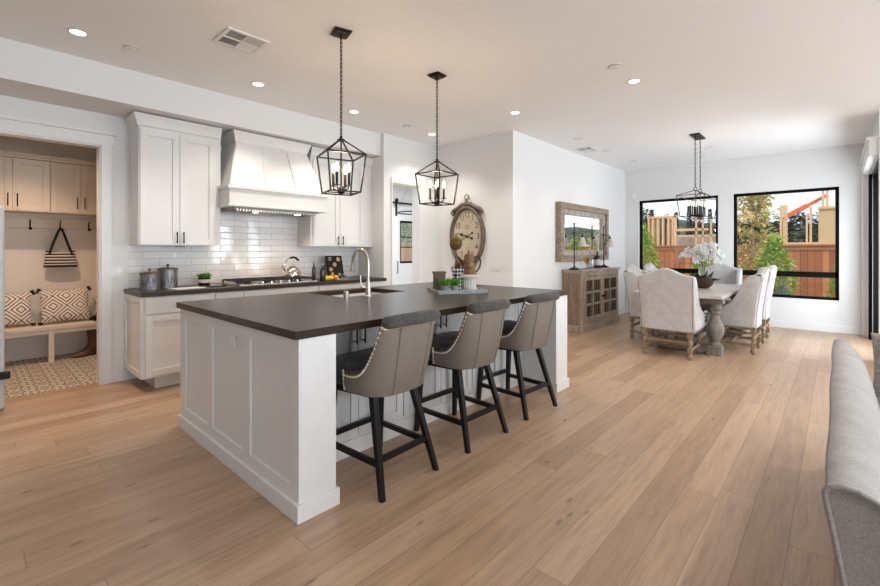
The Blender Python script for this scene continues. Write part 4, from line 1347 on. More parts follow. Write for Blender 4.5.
for u, lab in ((-.148, 'small galvanised pot of bright green grass at the left front of the tray'), (-.058, 'small galvanised pot of bright green grass second from left at the tray front')):
    x, y, _ = tp(u, -.12)
    t = thing('potted_grass', lab, 'plant', (x, y, ZT), 'grass pots on the tray')
    m = MB(); m.lathe([(0, ZT), (.030, ZT), (.036, ZT + .05), (.038, ZT + .056), (.034, ZT + .056), (.033, ZT + .048), (0, ZT + .048)], (x, y, 0), 20); m.build('pot', M['galv'], t)
    m = MB()
    for k in range(150):
        a = random.random() * 2 * pi; r = .032 * math.sqrt(random.random())
        d = V((cos(a) * r * 1.6 + random.uniform(-.014, .014), sin(a) * r * 1.6 + random.uniform(-.014, .014), random.uniform(.05, .085)))
        m.leaf((x + r * cos(a), y + r * sin(a), ZT + .047), d, .009)
    m.build('grass', M['leaf_green'], t, smooth=0)
# plaid cloth bundle
x, y, _ = tp(-.002, -.02)
m = MB()
rows = []
for j in range(9):
    f = j / 8
    z = ZT + .20 * f
    row = []
    for k in range(28):
        a = 2 * pi * k / 28
        r = (.052 - .020 * sin(pi * min(1, f * 1.1)) * .4 + .016 * f) * (1 + .16 * sin(5 * a + 3 * f) * (.4 + .6 * f))
        row.append((x + r * cos(a) * .8 + .012 * f, y + r * sin(a) * .8, z + .022 * sin(3 * a + 1) * f))
    rows.append(row)
m.grid(rows, closed=True); m.bm.faces.new([m.bm.verts.new(p) for p in rows[0][::-1]]); m.fix()
m.bm.faces.ensure_lookup_table()
tag(m.build('cloth_napkin', M['plaid'], origin=(x, y, ZT), smooth=60), 'bunched black and white plaid cloth standing in the middle of the tray', 'napkin')
# pedestal stand and coffee pot
x, y, _ = tp(.115, -.01)
t = thing('cake_stand', 'short weathered white pedestal stand at the right end of the tray', 'stand', (x, y, ZT))
m = MB(); m.lathe([(0, ZT), (.078, ZT), (.08, ZT + .012), (.068, ZT + .022), (.064, ZT + .09), (.075, ZT + .118), (0, ZT + .12)], (x, y, 0), 28); p = m.build('pedestal', M['label'], t)
m = MB()
for k in range(16):
    a = 2 * pi * k / 16
    m.bar((x + .067 * cos(a), y + .067 * sin(a), ZT + .024), (x + .068 * cos(a), y + .068 * sin(a), ZT + .095), .010, .005, up=(cos(a), sin(a), 0))
m.build('flutes', M['paper'], p)
m = MB(); m.lathe([(0, ZT + .12), (.10, ZT + .12), (.106, ZT + .126), (.106, ZT + .142), (.10, ZT + .147), (0, ZT + .147)], (x, y, 0), 32); m.build('plate', M['label'], t)
PZ0 = ZT + .147
t = thing('coffee_pot', 'rusty brown enamel coffee pot on the white pedestal stand', 'coffee pot', (x, y, PZ0))
m = MB(); m.lathe([(0, PZ0), (.072, PZ0), (.074, PZ0 + .006), (.068, PZ0 + .012), (.062, PZ0 + .03), (.054, PZ0 + .10), (.046, PZ0 + .155), (.049, PZ0 + .165), (.0, PZ0 + .168)], (x, y, 0), 28); body = m.build('body', M['rust'], t)
m = MB(); m.lathe([(.047, PZ0 + .166), (.04, PZ0 + .182), (.015, PZ0 + .196), (.008, PZ0 + .204), (.013, PZ0 + .212), (0, PZ0 + .222)], (x, y, 0), 20); m.build('lid', M['rust'], t)
uu = V((cos(RAD(-47.5)), sin(RAD(-47.5)), 0))
def pp(u, z): return V((x, y, z)) + uu * u
m = MB(); m.tube(curve([pp(.047, PZ0 + .155), pp(.085, PZ0 + .165), pp(.108, PZ0 + .13), pp(.10, PZ0 + .07), pp(.075, PZ0 + .03), pp(.062, PZ0 + .022)], 6), .008, 8); m.build('handle', M['rust_dark'], t)
m = MB(); m.tube(curve([pp(-.05, PZ0 + .10), pp(-.075, PZ0 + .13), pp(-.105, PZ0 + .165)], 5), [.02, .019, .018, .017, .016, .015, .014, .013, .012, .011, .011], 10); m.build('spout', M['rust_dark'], t)
m = MB()
fw = V((-cos(RAD(42.47)), -sin(RAD(42.47)), 0))
for k in range(4):
    c = pp(-.03 + .018 * k, PZ0 + .062) + fw * math.sqrt(max(0, .0595 ** 2 - (-.03 + .018 * k) ** 2))
    m.bar(c - V((0, 0, .014)), c + V((0, 0, .014)), .005, .003, up=tuple(fw))
    m.bar(c + uu * .005 + V((0, 0, .011 - .011 * (k % 2))), c - uu * .002 + V((0, 0, .011 - .011 * (k % 2))), .004, .003)
m.build('worn_lettering', M['ink'], body, smooth=0)
# topiary ball
x, y, _ = tp(.04, .15)
t = thing('moss_topiary', 'brown moss ball topiary on a thin stem, in front of the clock', 'topiary', (x, y, ZT))
m = MB(); m.lathe([(0, ZT), (.025, ZT), (.030, ZT + .06), (.032, ZT + .066), (0, ZT + .062)], (x, y, 0), 20); m.build('pot', M['galv'], t)
m = MB(); m.cyl((x, y, ZT + .06), (x, y, 1.32), .006, n=8); m.build('stem', M['brown_block'], t)
m = MB(); m.ball((x, y, 1.362), .060, n=26)
for v in m.bm.verts: v.co += (v.co - V((x, y, 1.362))).normalized() * random.uniform(-.004, .005)
m.build('moss_ball', M['moss'], t)
x, y, _ = tp(.045, .085)
t = thing('dried_flowers', 'small bunch of dried orange brown petals between plaid cloth and coffee pot', 'dried flowers', (x, y, ZT))
m = MB(); m.lathe([(0, ZT), (.022, ZT), (.026, ZT + .06), (.012, ZT + .10), (.013, ZT + .115), (0, ZT + .115)], (x, y, 0), 16); m.build('vase', M['rust_dark'], t)
m = MB()
for k in range(5): m.tube([(x, y, ZT + .11), (x + .02 * cos(k * 1.3), y + .02 * sin(k * 1.3), ZT + .21)], .002, 5)
m.build('stems', M['brown_block'], t)
m = MB()
for k in range(70):
    a = random.random() * 2 * pi; e = random.uniform(-.3, 1.4)
    d = V((cos(a) * cos(e), sin(a) * cos(e), sin(e))) * random.uniform(.03, .05)
    m.leaf((x + random.uniform(-.02, .02), y + random.uniform(-.02, .02), ZT + .21 + random.uniform(-.02, .025)), d, .02)
m.build('petals', M['dried'], t, smooth=0)

# ================================================================== WALL CLOCK
CYc, CZc = 4.035, 1.500
t = thing('wall_clock', 'large oval brown antique wall clock with cream dial', 'clock', (XC, CYc, CZc))
def oval(a, b, n=56): return [(CYc + a * cos(2 * pi * k / n), CZc + b * sin(2 * pi * k / n)) for k in range(n)]
m = MB()
rows = []
for a, b, x in ((.325, .455, XC), (.325, .455, XC - .03), (.315, .445, XC - .055), (.295, .425, XC - .062), (.275, .405, XC - .05), (.262, .392, XC - .030), (.255, .385, XC - .012)):
    rows.append([(x, u, v) for u, v in oval(a, b)])
m.grid(rows, closed=True); m.fix(); m.build('frame', M['clock_wood'], t, smooth=50)
m = MB(); m.prism(oval(.262, .392), 'x', XC - .020, XC - .004); face = m.build('dial', M['clock_face'], t, smooth=0)
# carved crest and hanging ring
m = MB()
for sg in (-1, 1):
    m.tube(curve([(XC - .04, CYc + sg * .0, CZc + .47), (XC - .045, CYc + sg * .07, CZc + .475), (XC - .04, CYc + sg * .15, CZc + .43), (XC - .035, CYc + sg * .235, CZc + .40), (XC - .035, CYc + sg * .275, CZc + .36), (XC - .035, CYc + sg * .25, CZc + .335)], 6), .028, 10)
m.ball((XC - .04, CYc, CZc + .485), .045, (.7, 1, 1)); m.ball((XC - .04, CYc, CZc + .525), .022, (.8, 1, 1.1))
m.build('crest', M['clock_wood'], t, smooth=60)
m = MB()
for sg in (-1, 1):
    m.tube(curve([(XC - .035, CYc, CZc - .46), (XC - .04, CYc + sg * .08, CZc - .455), (XC - .035, CYc + sg * .16, CZc - .42)], 6), .026, 10)
m.ball((XC - .035, CYc, CZc - .475), .04, (.7, 1, 1)); m.build('lower_crest', M['clock_wood'], t, smooth=60)
m = MB(); m.tube([(XC - .03, CYc + .038 * cos(k * 2 * pi / 20), CZc + .578 + .038 * sin(k * 2 * pi / 20)) for k in range(20)], .0065, 8, closed=True); m.build('hanging_ring', M['rust_dark'], t)
def text_mesh(s, size):
    c = bpy.data.curves.new('numeral', 'FONT')
    c.body = s; c.size = size; c.align_x = 'CENTER'; c.align_y = 'CENTER'; c.extrude = .0
    o = bpy.data.objects.new('tmp_text', c); COL.objects.link(o)
    dg = bpy.context.evaluated_depsgraph_get()
    me = bpy.data.meshes.new_from_object(o.evaluated_get(dg))
    bpy.data.objects.remove(o); bpy.data.curves.remove(c)
    return me
def text_on(parent, s, size, loc, mat, rotz, name='numeral', sx=1.0):
    me = text_mesh(s, size)
    R = Matrix.Rotation(rotz, 4, 'Z') @ Matrix.Rotation(RAD(90), 4, 'X')
    me.transform(Matrix.Translation(V(loc) - ORG[parent.name]) @ R @ Matrix.Diagonal((sx, 1, 1, 1)))
    me.materials.clear(); me.materials.append(mat)
    o = bpy.data.objects.new(name, me); COL.objects.link(o); o.parent = parent
    ORG[o.name] = ORG[parent.name]
    return o
for h in range(1, 13):
    a = RAD(90 - 30 * h)
    text_on(face, str(h), .125, (XC - .0212, CYc - .205 * cos(a), CZc + .315 * sin(a)), M['ink'], RAD(-90), 'numeral', .85)
text_on(face, 'Antiquité', .045, (XC - .0212, CYc, CZc + .155), M['ink'], RAD(-90), 'dial_script') if False else None
m = MB()
for z, w_ in ((.165, .07), (.14, .11), (.118, .06), (-.17, .07)):
    m.box((XC - .0213, CYc - w_ / 2, CZc + z - .003), (XC - .0205, CYc + w_ / 2, CZc + z + .003))
m.build('dial_script', M['ink'], face, smooth=0)
def hand(ang, L, tail, w_):
    d = V((0, -cos(ang), sin(ang))); n = V((0, sin(ang), cos(ang)))
    c = V((XC - .026, CYc, CZc))
    m = MB()
    m.bar(c - d * tail, c + d * L, w_ * .5, .003, up=(1, 0, 0))
    m.ball(c + d * L * .72, w_ * 1.3, (.2, 1, 1), 10); m.ball(c - d * tail, w_ * 1.2, (.2, 1, 1), 10)
    m.bar(c + d * L * .72, c + d * (L + .03), w_ * .35, .003, up=(1, 0, 0))
    return m
hand(RAD(163), .15, .10, .018).build('hour_hand', M['ink'], face)
hand(RAD(207), .19, .11, .016).build('minute_hand', M['ink'], face)
m = MB(); m.cyl((XC - .032, CYc, CZc), (XC - .021, CYc, CZc), .016, n=14); m.build('hand_hub', M['ink'], face)

# ================================================================== BUFFET AND WHAT IS ON IT
BX0, BX1, BY0, BY1, BH = 6.44, 8.00, 2.93, 3.232, .985
t = thing('buffet', 'weathered wood buffet cabinet with two lattice glass doors against the wall', 'sideboard', ((BX0 + BX1) / 2, 3.08, 0))
m = MB(); m.box((BX0, BY0 + .02, .10), (BX0 + .025, BY1, BH - .05)); m.box((BX1 - .025, BY0 + .02, .10), (BX1, BY1, BH - .05)); m.box((BX0 + .025, BY1 - .015, .10), (BX1 - .025, BY1, BH - .05)); m.box((BX0 + .025, BY0 + .03, .10), (BX1 - .025, BY1 - .015, .125)); m.box((BX0 + .025, BY0 + .03, BH - .07), (BX1 - .025, BY1 - .015, BH - .05))
m.build('case', M['buffet_wood'], t, smooth=0)
m = MB(); m.box((BX0 + .02, BY0 + .10, .42), (BX1 - .02, BY1 - .02, .435)); m.box((BX0 + .02, BY0 + .10, .66), (BX1 - .02, BY1 - .02, .675)); m.build('shelves', M['buffet_wood'], t, smooth=0)
m = MB(); m.box((BX0 - .02, BY0 - .02, 0), (BX1 + .02, BY1, .085), .004); m.box((BX0 - .01, BY0 - .01, .085), (BX1 + .01, BY1, .115), .006); m.build('plinth', M['buffet_front'], t)
m = MB(); m.box((BX0 - .03, BY0 - .03, BH - .028), (BX1 + .03, BY1 + .005, BH), .006); m.box((BX0 - .015, BY0 - .015, BH - .055), (BX1 + .015, BY1, BH - .028), .008); m.build('top', M['buffet_top'], t)
m = MB(); m.box((BX0, BY0, .115), (BX0 + .10, BY0 + .03, BH - .05), .003); m.box((BX1 - .06, BY0, .115), (BX1, BY0 + .03, BH - .05), .003); m.box((BX0 + .1, BY0, BH - .10), (BX1 - .06, BY0 + .03, BH - .05), .003); m.box((BX0 + .1, BY0, .115), (BX1 - .06, BY0 + .03, .16), .003); m.build('face_frame', M['buffet_front'], t)
xm = (BX0 + .10 + BX1 - .06) / 2
for k, (a, b) in enumerate(((BX0 + .103, xm - .002), (xm + .002, BX1 - .063))):
    z0, z1 = .163, BH - .103
    m = MB(); r = .07
    m.box((a, BY0 - .012, z0), (a + r, BY0 + .012, z1), .003); m.box((b - r, BY0 - .012, z0), (b, BY0 + .012, z1), .003); m.box((a + r, BY0 - .012, z0), (b - r, BY0 + .012, z0 + r), .003); m.box((a + r, BY0 - .012, z1 - r), (b - r, BY0 + .012, z1), .003)
    c = (a + b) / 2
    m.box((c - .02, BY0 - .008, z0 + r), (c + .02, BY0 + .010, z1 - r), .002)
    for j in (1, 2):
        zz = z0 + r + (z1 - z0 - 2 * r) * j / 3
        m.box((a + r, BY0 - .0075, zz - .018), (b - r, BY0 + .0095, zz + .018), .002)
    d = m.build('door', M['buffet_front'], t)
    m = MB()
    for (p, q) in ((a + r, c - .02), (c + .02, b - r)):
        for i in (0, 1):
            u = p + (q - p) * (.36 + .36 * i)
            m.box((u - .012, BY0 + .012, z0 + r), (u + .012, BY0 + .022, z1 - r))
    m.build('lattice_slat', M['buffet_wood'], d, smooth=0)
    m = MB(); m.box((a + r - .005, BY0 + .024, z0 + r - .005), (b - r + .005, BY0 + .027, z1 - r + .005)); m.build('glass_panel', M['clear_glass'], d, smooth=0)
    kx = b - .03 if k == 0 else a + .03
    m = MB(); m.ball((kx, BY0 - .03, .53), .016, n=12); m.cyl((kx, BY0 - .02, .53), (kx, BY0 - .01, .53), .007, n=8); m.build('knob', M['black_metal'], d)
# mirror
MX0, MX1, MZ0, MZ1 = 6.22, 8.12, 1.115, 2.055
t = thing('wall_mirror', 'wide mirror in a thick weathered wood frame above the buffet', 'mirror', ((MX0 + MX1) / 2, YB, 1.58))
yb0, yf0 = YB - .001, YB - .10
m = MB(); o_ = .10
for a, b in (((MX0, yf0, MZ0), (MX0 + o_, yb0, MZ1)), ((MX1 - o_, yf0, MZ0), (MX1, yb0, MZ1)), ((MX0 + o_, yf0, MZ0), (MX1 - o_, yb0, MZ0 + o_)), ((MX0 + o_, yf0, MZ1 - o_), (MX1 - o_, yb0, MZ1))):
    m.box(a, b, .008)
m.build('outer_frame', M['mirror_wood'], t)
i0 = .10; i1 = .20
def strips(mb, horiz, u0, u1, z0, z1):
    u = u0 if horiz else z0
    e = u1 if horiz else z1
    while u < e - .01:
        L = random.uniform(.07, .15); v = min(e, u + L)
        d = random.uniform(.0, .014)
        if horiz: mb.box((u + .001, YB - .062 - d, z0), (v - .001, yb0, z1), .003)
        else: mb.box((u0, YB - .062 - d, u + .001), (u1, yb0, v - .001), .003)
        u = v
m = MB()
strips(m, True, MX0 + i0, MX1 - i0, MZ1 - i1 + .02, MZ1 - i0); strips(m, True, MX0 + i0, MX1 - i0, MZ0 + i0, MZ0 + i1 - .02)
strips(m, False, MX0 + i0, MX0 + i1 - .02, MZ0 + i1 - .02, MZ1 - i1 + .02); strips(m, False, MX1 - i1 + .02, MX1 - i0, MZ0 + i1 - .02, MZ1 - i1 + .02)
m.build('inner_strips', M['mirror_strip'], t)
m = MB(); m.box((MX0 + i1 - .02, YB - .03, MZ0 + i1 - .02), (MX1 - i1 + .02, YB - .004, MZ1 - i1 + .02)); m.build('mirror_glass', M['mirror_glass'], t, smooth=0)
# lamps
def lamp(x, y, rz, label, arm):
    z = BH
    t = thing('table_lamp', label, 'lamp', (x, y, z), 'swing arm lamps on the buffet')
    m = MB(); m.lathe([(0, z), (.085, z), (.088, z + .012), (.06, z + .03), (.02, z + .045), (.012, z + .06), (0, z + .06)], (x, y, 0), 24); m.build('base', M['black_metal'], t)
    m = MB(); m.cyl((x, y, z + .05), (x, y, z + .72), .009, n=10); m.ball((x, y, z + .73), .016, n=10); m.build('post', M['black_metal'], t)
    d = V((cos(rz), sin(rz), 0))
    c = V((x, y, z + .585))
    m = MB(); m.tube([c - d * .04, c + d * arm], .006, 8); m.ball(c - d * .045, .011, n=8); m.cyl(c - V((0, 0, .015)), c + V((0, 0, .015)), .016, n=10)
    e = c + d * arm
    m.cyl(e, e - V((0, 0, .03)), .006, n=8); m.cyl(e - V((0, 0, .03)), e - V((0, 0, .075)), .022, .026, n=14); m.build('arm', M['black_metal'], t)
    m = MB(); zz = e.z
    m.lathe([(.024, zz - .06), (.036, zz - .08), (.048, zz - .13), (.072, zz - .20), (.086, zz - .215), (.083, zz - .214), (.068, zz - .197), (.044, zz - .13), (.032, zz - .082), (.022, zz - .064)], (e.x, e.y, 0), 26); m.build('glass_shade', M['cream_glass'], t)
    return t
lamp(6.50, 3.07, RAD(0), 'black swing arm table lamp at the left end of the buffet', .30)
lamp(7.78, 3.11, RAD(-15), 'black swing arm table lamp at the right end of the buffet', .17)
def goblet(x, y, label):
    z = BH
    t = thing('goblet', label, 'glass', (x, y, z))
    m = MB(); m.lathe([(0, z), (.036, z), (.034, z + .004), (.006, z + .01), (.005, z + .09), (.02, z + .105)], (x, y, 0), 20); m.build('stem', M['clear_glass'], t)
    m = MB(); m.lathe([(.02, z + .105), (.042, z + .13), (.048, z + .19), (.046, z + .19), (.040, z + .135), (.018, z + .110)], (x, y, 0), 20); m.build('bowl', M['amber_glass'], t)
goblet(6.93, 3.06, 'amber stemmed glass goblet on the buffet under the first lamp shade')
z = BH
m = MB(); m.lathe([(0, z), (.036, z), (.036, z + .15), (.033, z + .15), (.033, z + .008), (0, z + .008)], (7.17, 3.07, 0), 20)
tag(m.build('glass_tumbler', M['clear_glass'], origin=(7.17, 3.07, z)), 'tall clear glass tumbler between goblet and black bottles on the buffet', 'glass')
def wine(x, y, r, h, label):
    z = BH
    t = thing('wine_bottle', label, 'bottle', (x, y, z), 'dark bottles on the buffet')
    m = MB(); m.lathe([(0, z), (r, z), (r, z + h * .6), (r * .75, z + h * .70), (r * .35, z + h * .78), (r * .33, z + h), (0, z + h)], (x, y, 0), 22); m.build('body', M['bottle'], t)
    m = MB(); m.lathe([(r * 1.01, z + h * .18), (r * 1.012, z + h * .2), (r * 1.012, z + h * .5), (r * 1.01, z + h * .52)], (x, y, 0), 22); m.build('paper_label', M['label'], t)
wine(7.42, 3.08, .055, .29, 'squat black bottle with cream label on the buffet, left of the second lamp')
wine(7.56, 3.13, .042, .27, 'slimmer black bottle close beside the second buffet lamp base')

# ================================================================== DINING SET
t = thing('dining_table', 'long grey washed dining table on fat turned baluster legs', 'table', (7.02, 1.49, 0))
TX0, TX1, TY0, TY1 = 5.93, 8.16, .985, 1.985
m = MB(); m.box((TX0, TY0, .722), (TX1, TY1, .762), .006); m.build('table_top', M['table_top'], t)
m = MB(); m.box((6.17, 1.02, .635), (6.35, 1.95, .721), .005); m.box((7.70, 1.02, .635), (7.88, 1.95, .721), .005); m.box((6.35, 1.12, .65), (7.70, 1.15, .721)); m.box((6.35, 1.82, .65), (7.70, 1.85, .721)); m.build('apron', M['table_wood'], t)
for x in (6.26, 7.79):
    for y in (1.115, 1.86):
        m = MB()
        m.box((x - .078, y - .078, .0), (x + .078, y + .078, .125), .006)
        m.lathe([(.072, .125), (.076, .14), (.055, .155), (.05, .17), (.062, .20), (.094, .27), (.102, .32), (.092, .37), (.06, .43), (.046, .48), (.05, .51), (.068, .53), (.06, .55), (.075, .575), (.075, .585), (.07, .60), (.074, .636)], (x, y, 0), 24)
        m.build('leg', M['table_wood'], t)
m = MB(); m.box((6.20, 1.19, .03), (6.32, 1.785, .105), .006); m.box((7.73, 1.19, .03), (7.85, 1.785, .105), .006); m.box((6.32, 1.43, .045), (7.73, 1.55, .10), .006); m.build('stretcher', M['table_wood'], t)

def make_chair():
    t = thing('dining_chair', 'x', 'chair', (0, 0, 0), 'upholstered chairs round the dining table')
    # faces +Y, origin on the floor under the seat centre, back at -Y
    W = .305
    def camel(u):          # u in -1..1
        return .985 + .085 * (cos(pi * min(1, abs(u) / .85)) * .5 + .5)
    # back
    m = MB()
    n = 24
    rows = []
    prof = lambda z: -.235 - .085 * max(0, (z - .45) / .6) ** 1.15     # back face leans
    for side in (0, 1):
        for j in range(10):
            pass
    outer, inner = [], []
    NZ = 10
    for j in range(NZ + 1):
        f = j / NZ
        ro, ri = [], []
        for i in range(n + 1):
            u = -1 + 2 * i / n
            z = .335 + (camel(u) - .335) * f
            wz = W * (.93 + .07 * f)
            y = prof(z)
            ro.append(V((u * wz, y - .030 + .02 * abs(u) ** 6, z)))
            ri.append(V((u * wz, y + .065 - .02 * abs(u) ** 6, z)))
        outer.append(ro); inner.append(ri)
    m.grid(outer); m.grid(inner)
    crown_ = [[p for p in outer[-1]], [a.lerp(b, .25) + V((0, 0, .014)) for a, b in zip(outer[-1], inner[-1])], [a.lerp(b, .75) + V((0, 0, .014)) for a, b in zip(outer[-1], inner[-1])], [p for p in inner[-1]]]
    m.grid(crown_)
    m.grid([[r[0] for r in outer], [r[0] for r in inner]]); m.grid([[r[-1] for r in outer], [r[-1] for r in inner]])
    m.grid([outer[0], inner[0]])
    bmesh.ops.remove_doubles(m.bm, verts=m.bm.verts, dist=.0005)
    m.fix(); m.build('backrest', M['linen'], t, smooth=50)
    # wings that sweep down into low arms
    for s in (-1, 1):
        poly = [(-.235, .335), (.265, .335), (.275, .42), (.262, .505), (.20, .535), (.10, .575), (.02, .635), (-.045, .72), (-.09, .82), (-.135, .93), (-.19, .985), (-.26, .985), (-.31, .96)]
        x0, x1 = (W - .062, W + .004) if s > 0 else (-W - .004, -W + .062)
        m = MB(); m.prism(poly, 'x', x0, x1, .02, 3); m.build('wing', M['linen'], t, smooth=50)
    m = MB(); m.box((-W + .055, -.20, .335), (W - .055, .27, .43), .01); m.box((-W + .06, -.20, .42), (W - .06, .275, .515), .032, 4); m.build('seat_cushion', M['linen'], t, smooth=50)
    for s in (-1, 1):
        m = MB(); line = []
        for k in range(34):
            z = .35 + k * .0185
            f = (z - .335) / .65
            line.append((s * W * (.925 + .07 * f), prof(z) - .022, z))
            m.ball(line[-1], .0045, n=6)
        m.tube(line, .002, 5)
        m.build('nailhead_trim', M['clock_wood'], t)
    m = MB(); m.box((-W + .01, -.255, .312), (W - .01, .265, .337), .004); m.build('seat_rail', M['chair_wood'], t)
    def leg(x, y):
        m = MB()
        m.box((x - .026, y - .026, .25), (x + .026, y + .026, .314), .003); m.box((x - .026, y - .026, .085), (x + .026, y + .026, .145), .003)
        m.lathe([(0, 0), (.016, 0), (.026, .015), (.03, .035), (.026, .055), (.018, .068), (.022, .085)], (x, y, 0), 14)
        m.lathe([(.02, .145), (.014, .155), (.025, .175), (.029, .195), (.025, .215), (.014, .235), (.022, .25)], (x, y, 0), 14)
        return m
    for x in (-.25, .25):
        for y in (-.225, .235):
            leg(x, y).build('leg', M['chair_wood'], t)
    def turned(p, q):
        p, q = V(p), V(q); d = q - p
        m = MB()
        pts = [p + d * (k / 16) for k in range(17)]
        m.tube(pts, [.013 + .008 * abs(sin(k / 16 * pi * 3)) for k in range(17)], 10)
        return m
    for x in (-.25, .25): turned((x, -.20, .115), (x, .21, .115)).build('stretcher', M['chair_wood'], t)
    turned((-.235, .02, .115), (.235, .02, .115)).build('stretcher', M['chair_wood'], t)
    m = MB(); m.bar((-.235, -.225, .20), (.235, -.225, .20), .02, .03); m.build('stretcher', M['chair_wood'], t)
    m = MB(); m.bar((-.235, .235, .20), (.235, .235, .20), .02, .03); m.build('stretcher', M['chair_wood'], t)
    return t
chair = make_chair()
spots = [(5.985, 1.53, -90, 'pale linen dining chair at the near end of the table, its back to the camera'),
         (6.86, .995, 0, 'pale linen dining chair on the right side of the table, nearer the camera'),
         (7.78, .99, 0, 'pale linen dining chair on the right side of the table, nearer the window'),
         (6.82, 1.985, 180, 'pale linen dining chair on the left side of the table, nearest the buffet'),
         (7.62, 1.985, 180, 'pale linen dining chair left of the table, half hidden behind the near end chair'),
         (8.42, 1.47, 90, 'pale linen dining chair at the far end of the table, in front of the windows')]
for i, (x, y, a, lab) in enumerate(spots):
    o = chair if i == 0 else copy_tree(chair)
    o.location = (x, y, 0); o.rotation_euler.z = RAD(a); o['label'] = lab

# orchid
OX, OY, OZ = 7.02, 1.40, .762
t = thing('potted_orchid', 'white orchid with many blooms in a dark bowl on the dining table', 'orchid', (OX, OY, OZ))
m = MB(); m.lathe([(0, OZ), (.07, OZ), (.12, OZ + .05), (.135, OZ + .11), (.118, OZ + .165), (.110, OZ + .165), (.12, OZ + .11), (0, OZ + .10)], (OX, OY, 0), 28); m.build('bowl', M['rust_dark'], t)
m = MB()
for k in range(46):
    a = random.random() * 2 * pi; e = random.uniform(.0, 1.1)
    d = V((cos(a) * cos(e), sin(a) * cos(e), sin(e) * .9)) * random.uniform(.10, .19)
    m.leaf((OX + .06 * cos(a), OY + .06 * sin(a), OZ + .12), d, .06)
m.build('leaves', M['leaf_dark'], t, smooth=0)
blooms = []
for k, (ax, ay, hh) in enumerate(((-.04, .09, .53), (.03, -.06, .59), (.07, .04, .51), (-.04, -.10, .50), (.02, .02, .57), (-.06, .0, .55))):
    pts = curve([(OX + ax * .15, OY + ay * .15, OZ + .08), (OX + ax * .3, OY + ay * .3, OZ + hh * .6), (OX + ax, OY + ay, OZ + hh), (OX + ax * 1.8, OY + ay * 1.8, OZ + hh * .96), (OX + ax * 2.4, OY + ay * 2.4, OZ + hh * .82)], 8)
    m = MB(); m.tube(pts, .005, 6); st = m.build('flower_stem', M['stem'], t)
    for j in range(11, 33, 1):
        p = pts[j] + V((random.uniform(-.06, .06), random.uniform(-.06, .06), random.uniform(-.06, .05)))
        m = MB()
        f = V((random.uniform(-1, -.1), random.uniform(-1, 1), random.uniform(-.4, .5))).normalized()
        a1 = f.orthogonal().normalized(); a2 = f.cross(a1)
        for q in range(5):
            th = q * 2 * pi / 5 + .3
            m.leaf(p, (a1 * cos(th) + a2 * sin(th)) * .040 + f * .008, .036, f)
        m.ball(p + f * .01, .010, n=6)
        m.build('blossom', M['petal'], st, smooth=0)

# ================================================================== SOFA
t = thing('sofa', 'grey beige fabric sofa seen from behind at the right edge', 'sofa', (2.4, -.4, 0))
X0, X1 = 1.32, 3.50
def sofa_profile(f):
    """f: 0 near end .. 1 far end; outline of the back in (y, z)"""
    k = max(0.0, (f - .5) / .5) ** 9
    wd = 1 - .40 * k
    P = [(-.10, .10), (-.085, .20), (-.055, .35), (-.012, .55), (.006, .66), (.020, .735), (.021, .752), (.014, .766), (-.006, .772), (-.035, .770), (-.066, .757), (-.096, .728), (-.118, .68), (-.135, .60), (-.155, .48), (-.19, .40), (-.19, .10)]
    return [(y if y > -.02 else -.02 + (y + .02) * wd, z) for y, z in P]
m = MB()
rows = []
N = 30
for i in range(N + 1):
    f = i / N
    x = X0 + (X1 - X0) * f
    sag = -.006 * sin(f * pi * 3) 
    rows.append([(x, y + .002 * sin(f * 17), z + (sag if z > .5 else 0)) for y, z in sofa_profile(f)])
m.grid(rows, cap=True)
# close the bottom
m.grid([[r[0] for r in rows], [r[-1] for r in rows]])
bmesh.ops.remove_doubles(m.bm, verts=m.bm.verts, dist=.0005)
m.fix(); m.build('backrest', M['sofa'], t, smooth=50)
m = MB(); m.tube([(X0 - .002, y, z) for y, z in sofa_profile(0)[3:13]], .006, 8); m.build('piping', M['sofa'], t)
m = MB(); m.box((X0 + .02, -.92, .10), (3.66, -.19, .30), .02, 3); m.box((X1 - .05, -.20, .10), (3.78, -.08, .44), .03, 3); m.build('seat_base', M['sofa'], t, smooth=50)
for a, b in ((X0 + .02, 2.48), (2.50, 3.655)):
    m = MB(); m.box((a, -.94, .30), (b, -.195, .45), .05, 4); m.build('seat_cushion', M['sofa'], t, smooth=50)
for x in (X0 + .08, 3.58):
    for y in (-.14, -.86):
        m = MB(); m.taper((x, y, 0), (x, y, .101), .03, .03, .05, .05); m.build('foot', M['black_wood'], t, smooth=0)
def cushion(mb, w_, h, d, c, mat4, pinch=.06, n=14):
    """soft square cushion standing in the XZ plane"""
    for s in (-1, 1):
        rows = []
        for j in range(n + 1):
            v = -1 + 2 * j / n
            row = []
            for i in range(n + 1):
                u = -1 + 2 * i / n
                px = u * (1 - pinch * (1 - v * v) * abs(u)); pz = v * (1 - pinch * (1 - u * u) * abs(v))
                th = d * ((1 - u ** 4) * (1 - v ** 4)) ** .55
                row.append(mat4 @ V((px * w_ / 2, s * th / 2, pz * h / 2)))
            rows.append(row)
        mb.grid(rows)
    bmesh.ops.remove_doubles(mb.bm, verts=mb.bm.verts, dist=.0005)
    return mb.fix()
m = MB(); m.box((3.66, -.94, .10), (3.78, -.205, .60), .05, 4); m.build('arm', M['sofa'], t, smooth=50)
Mx = Matrix.Translation((3.56, -.335, .635)) @ Matrix.Rotation(RAD(90), 4, 'Z') @ Matrix.Rotation(RAD(14), 4, 'X')
tag(cushion(MB(), .38, .37, .14, None, Mx).build('throw_pillow', M['pillow_grey'], origin=(3.545, -.350, .45), smooth=60), 'grey throw pillow leaning on the far arm of the sofa at the right edge', 'pillow')

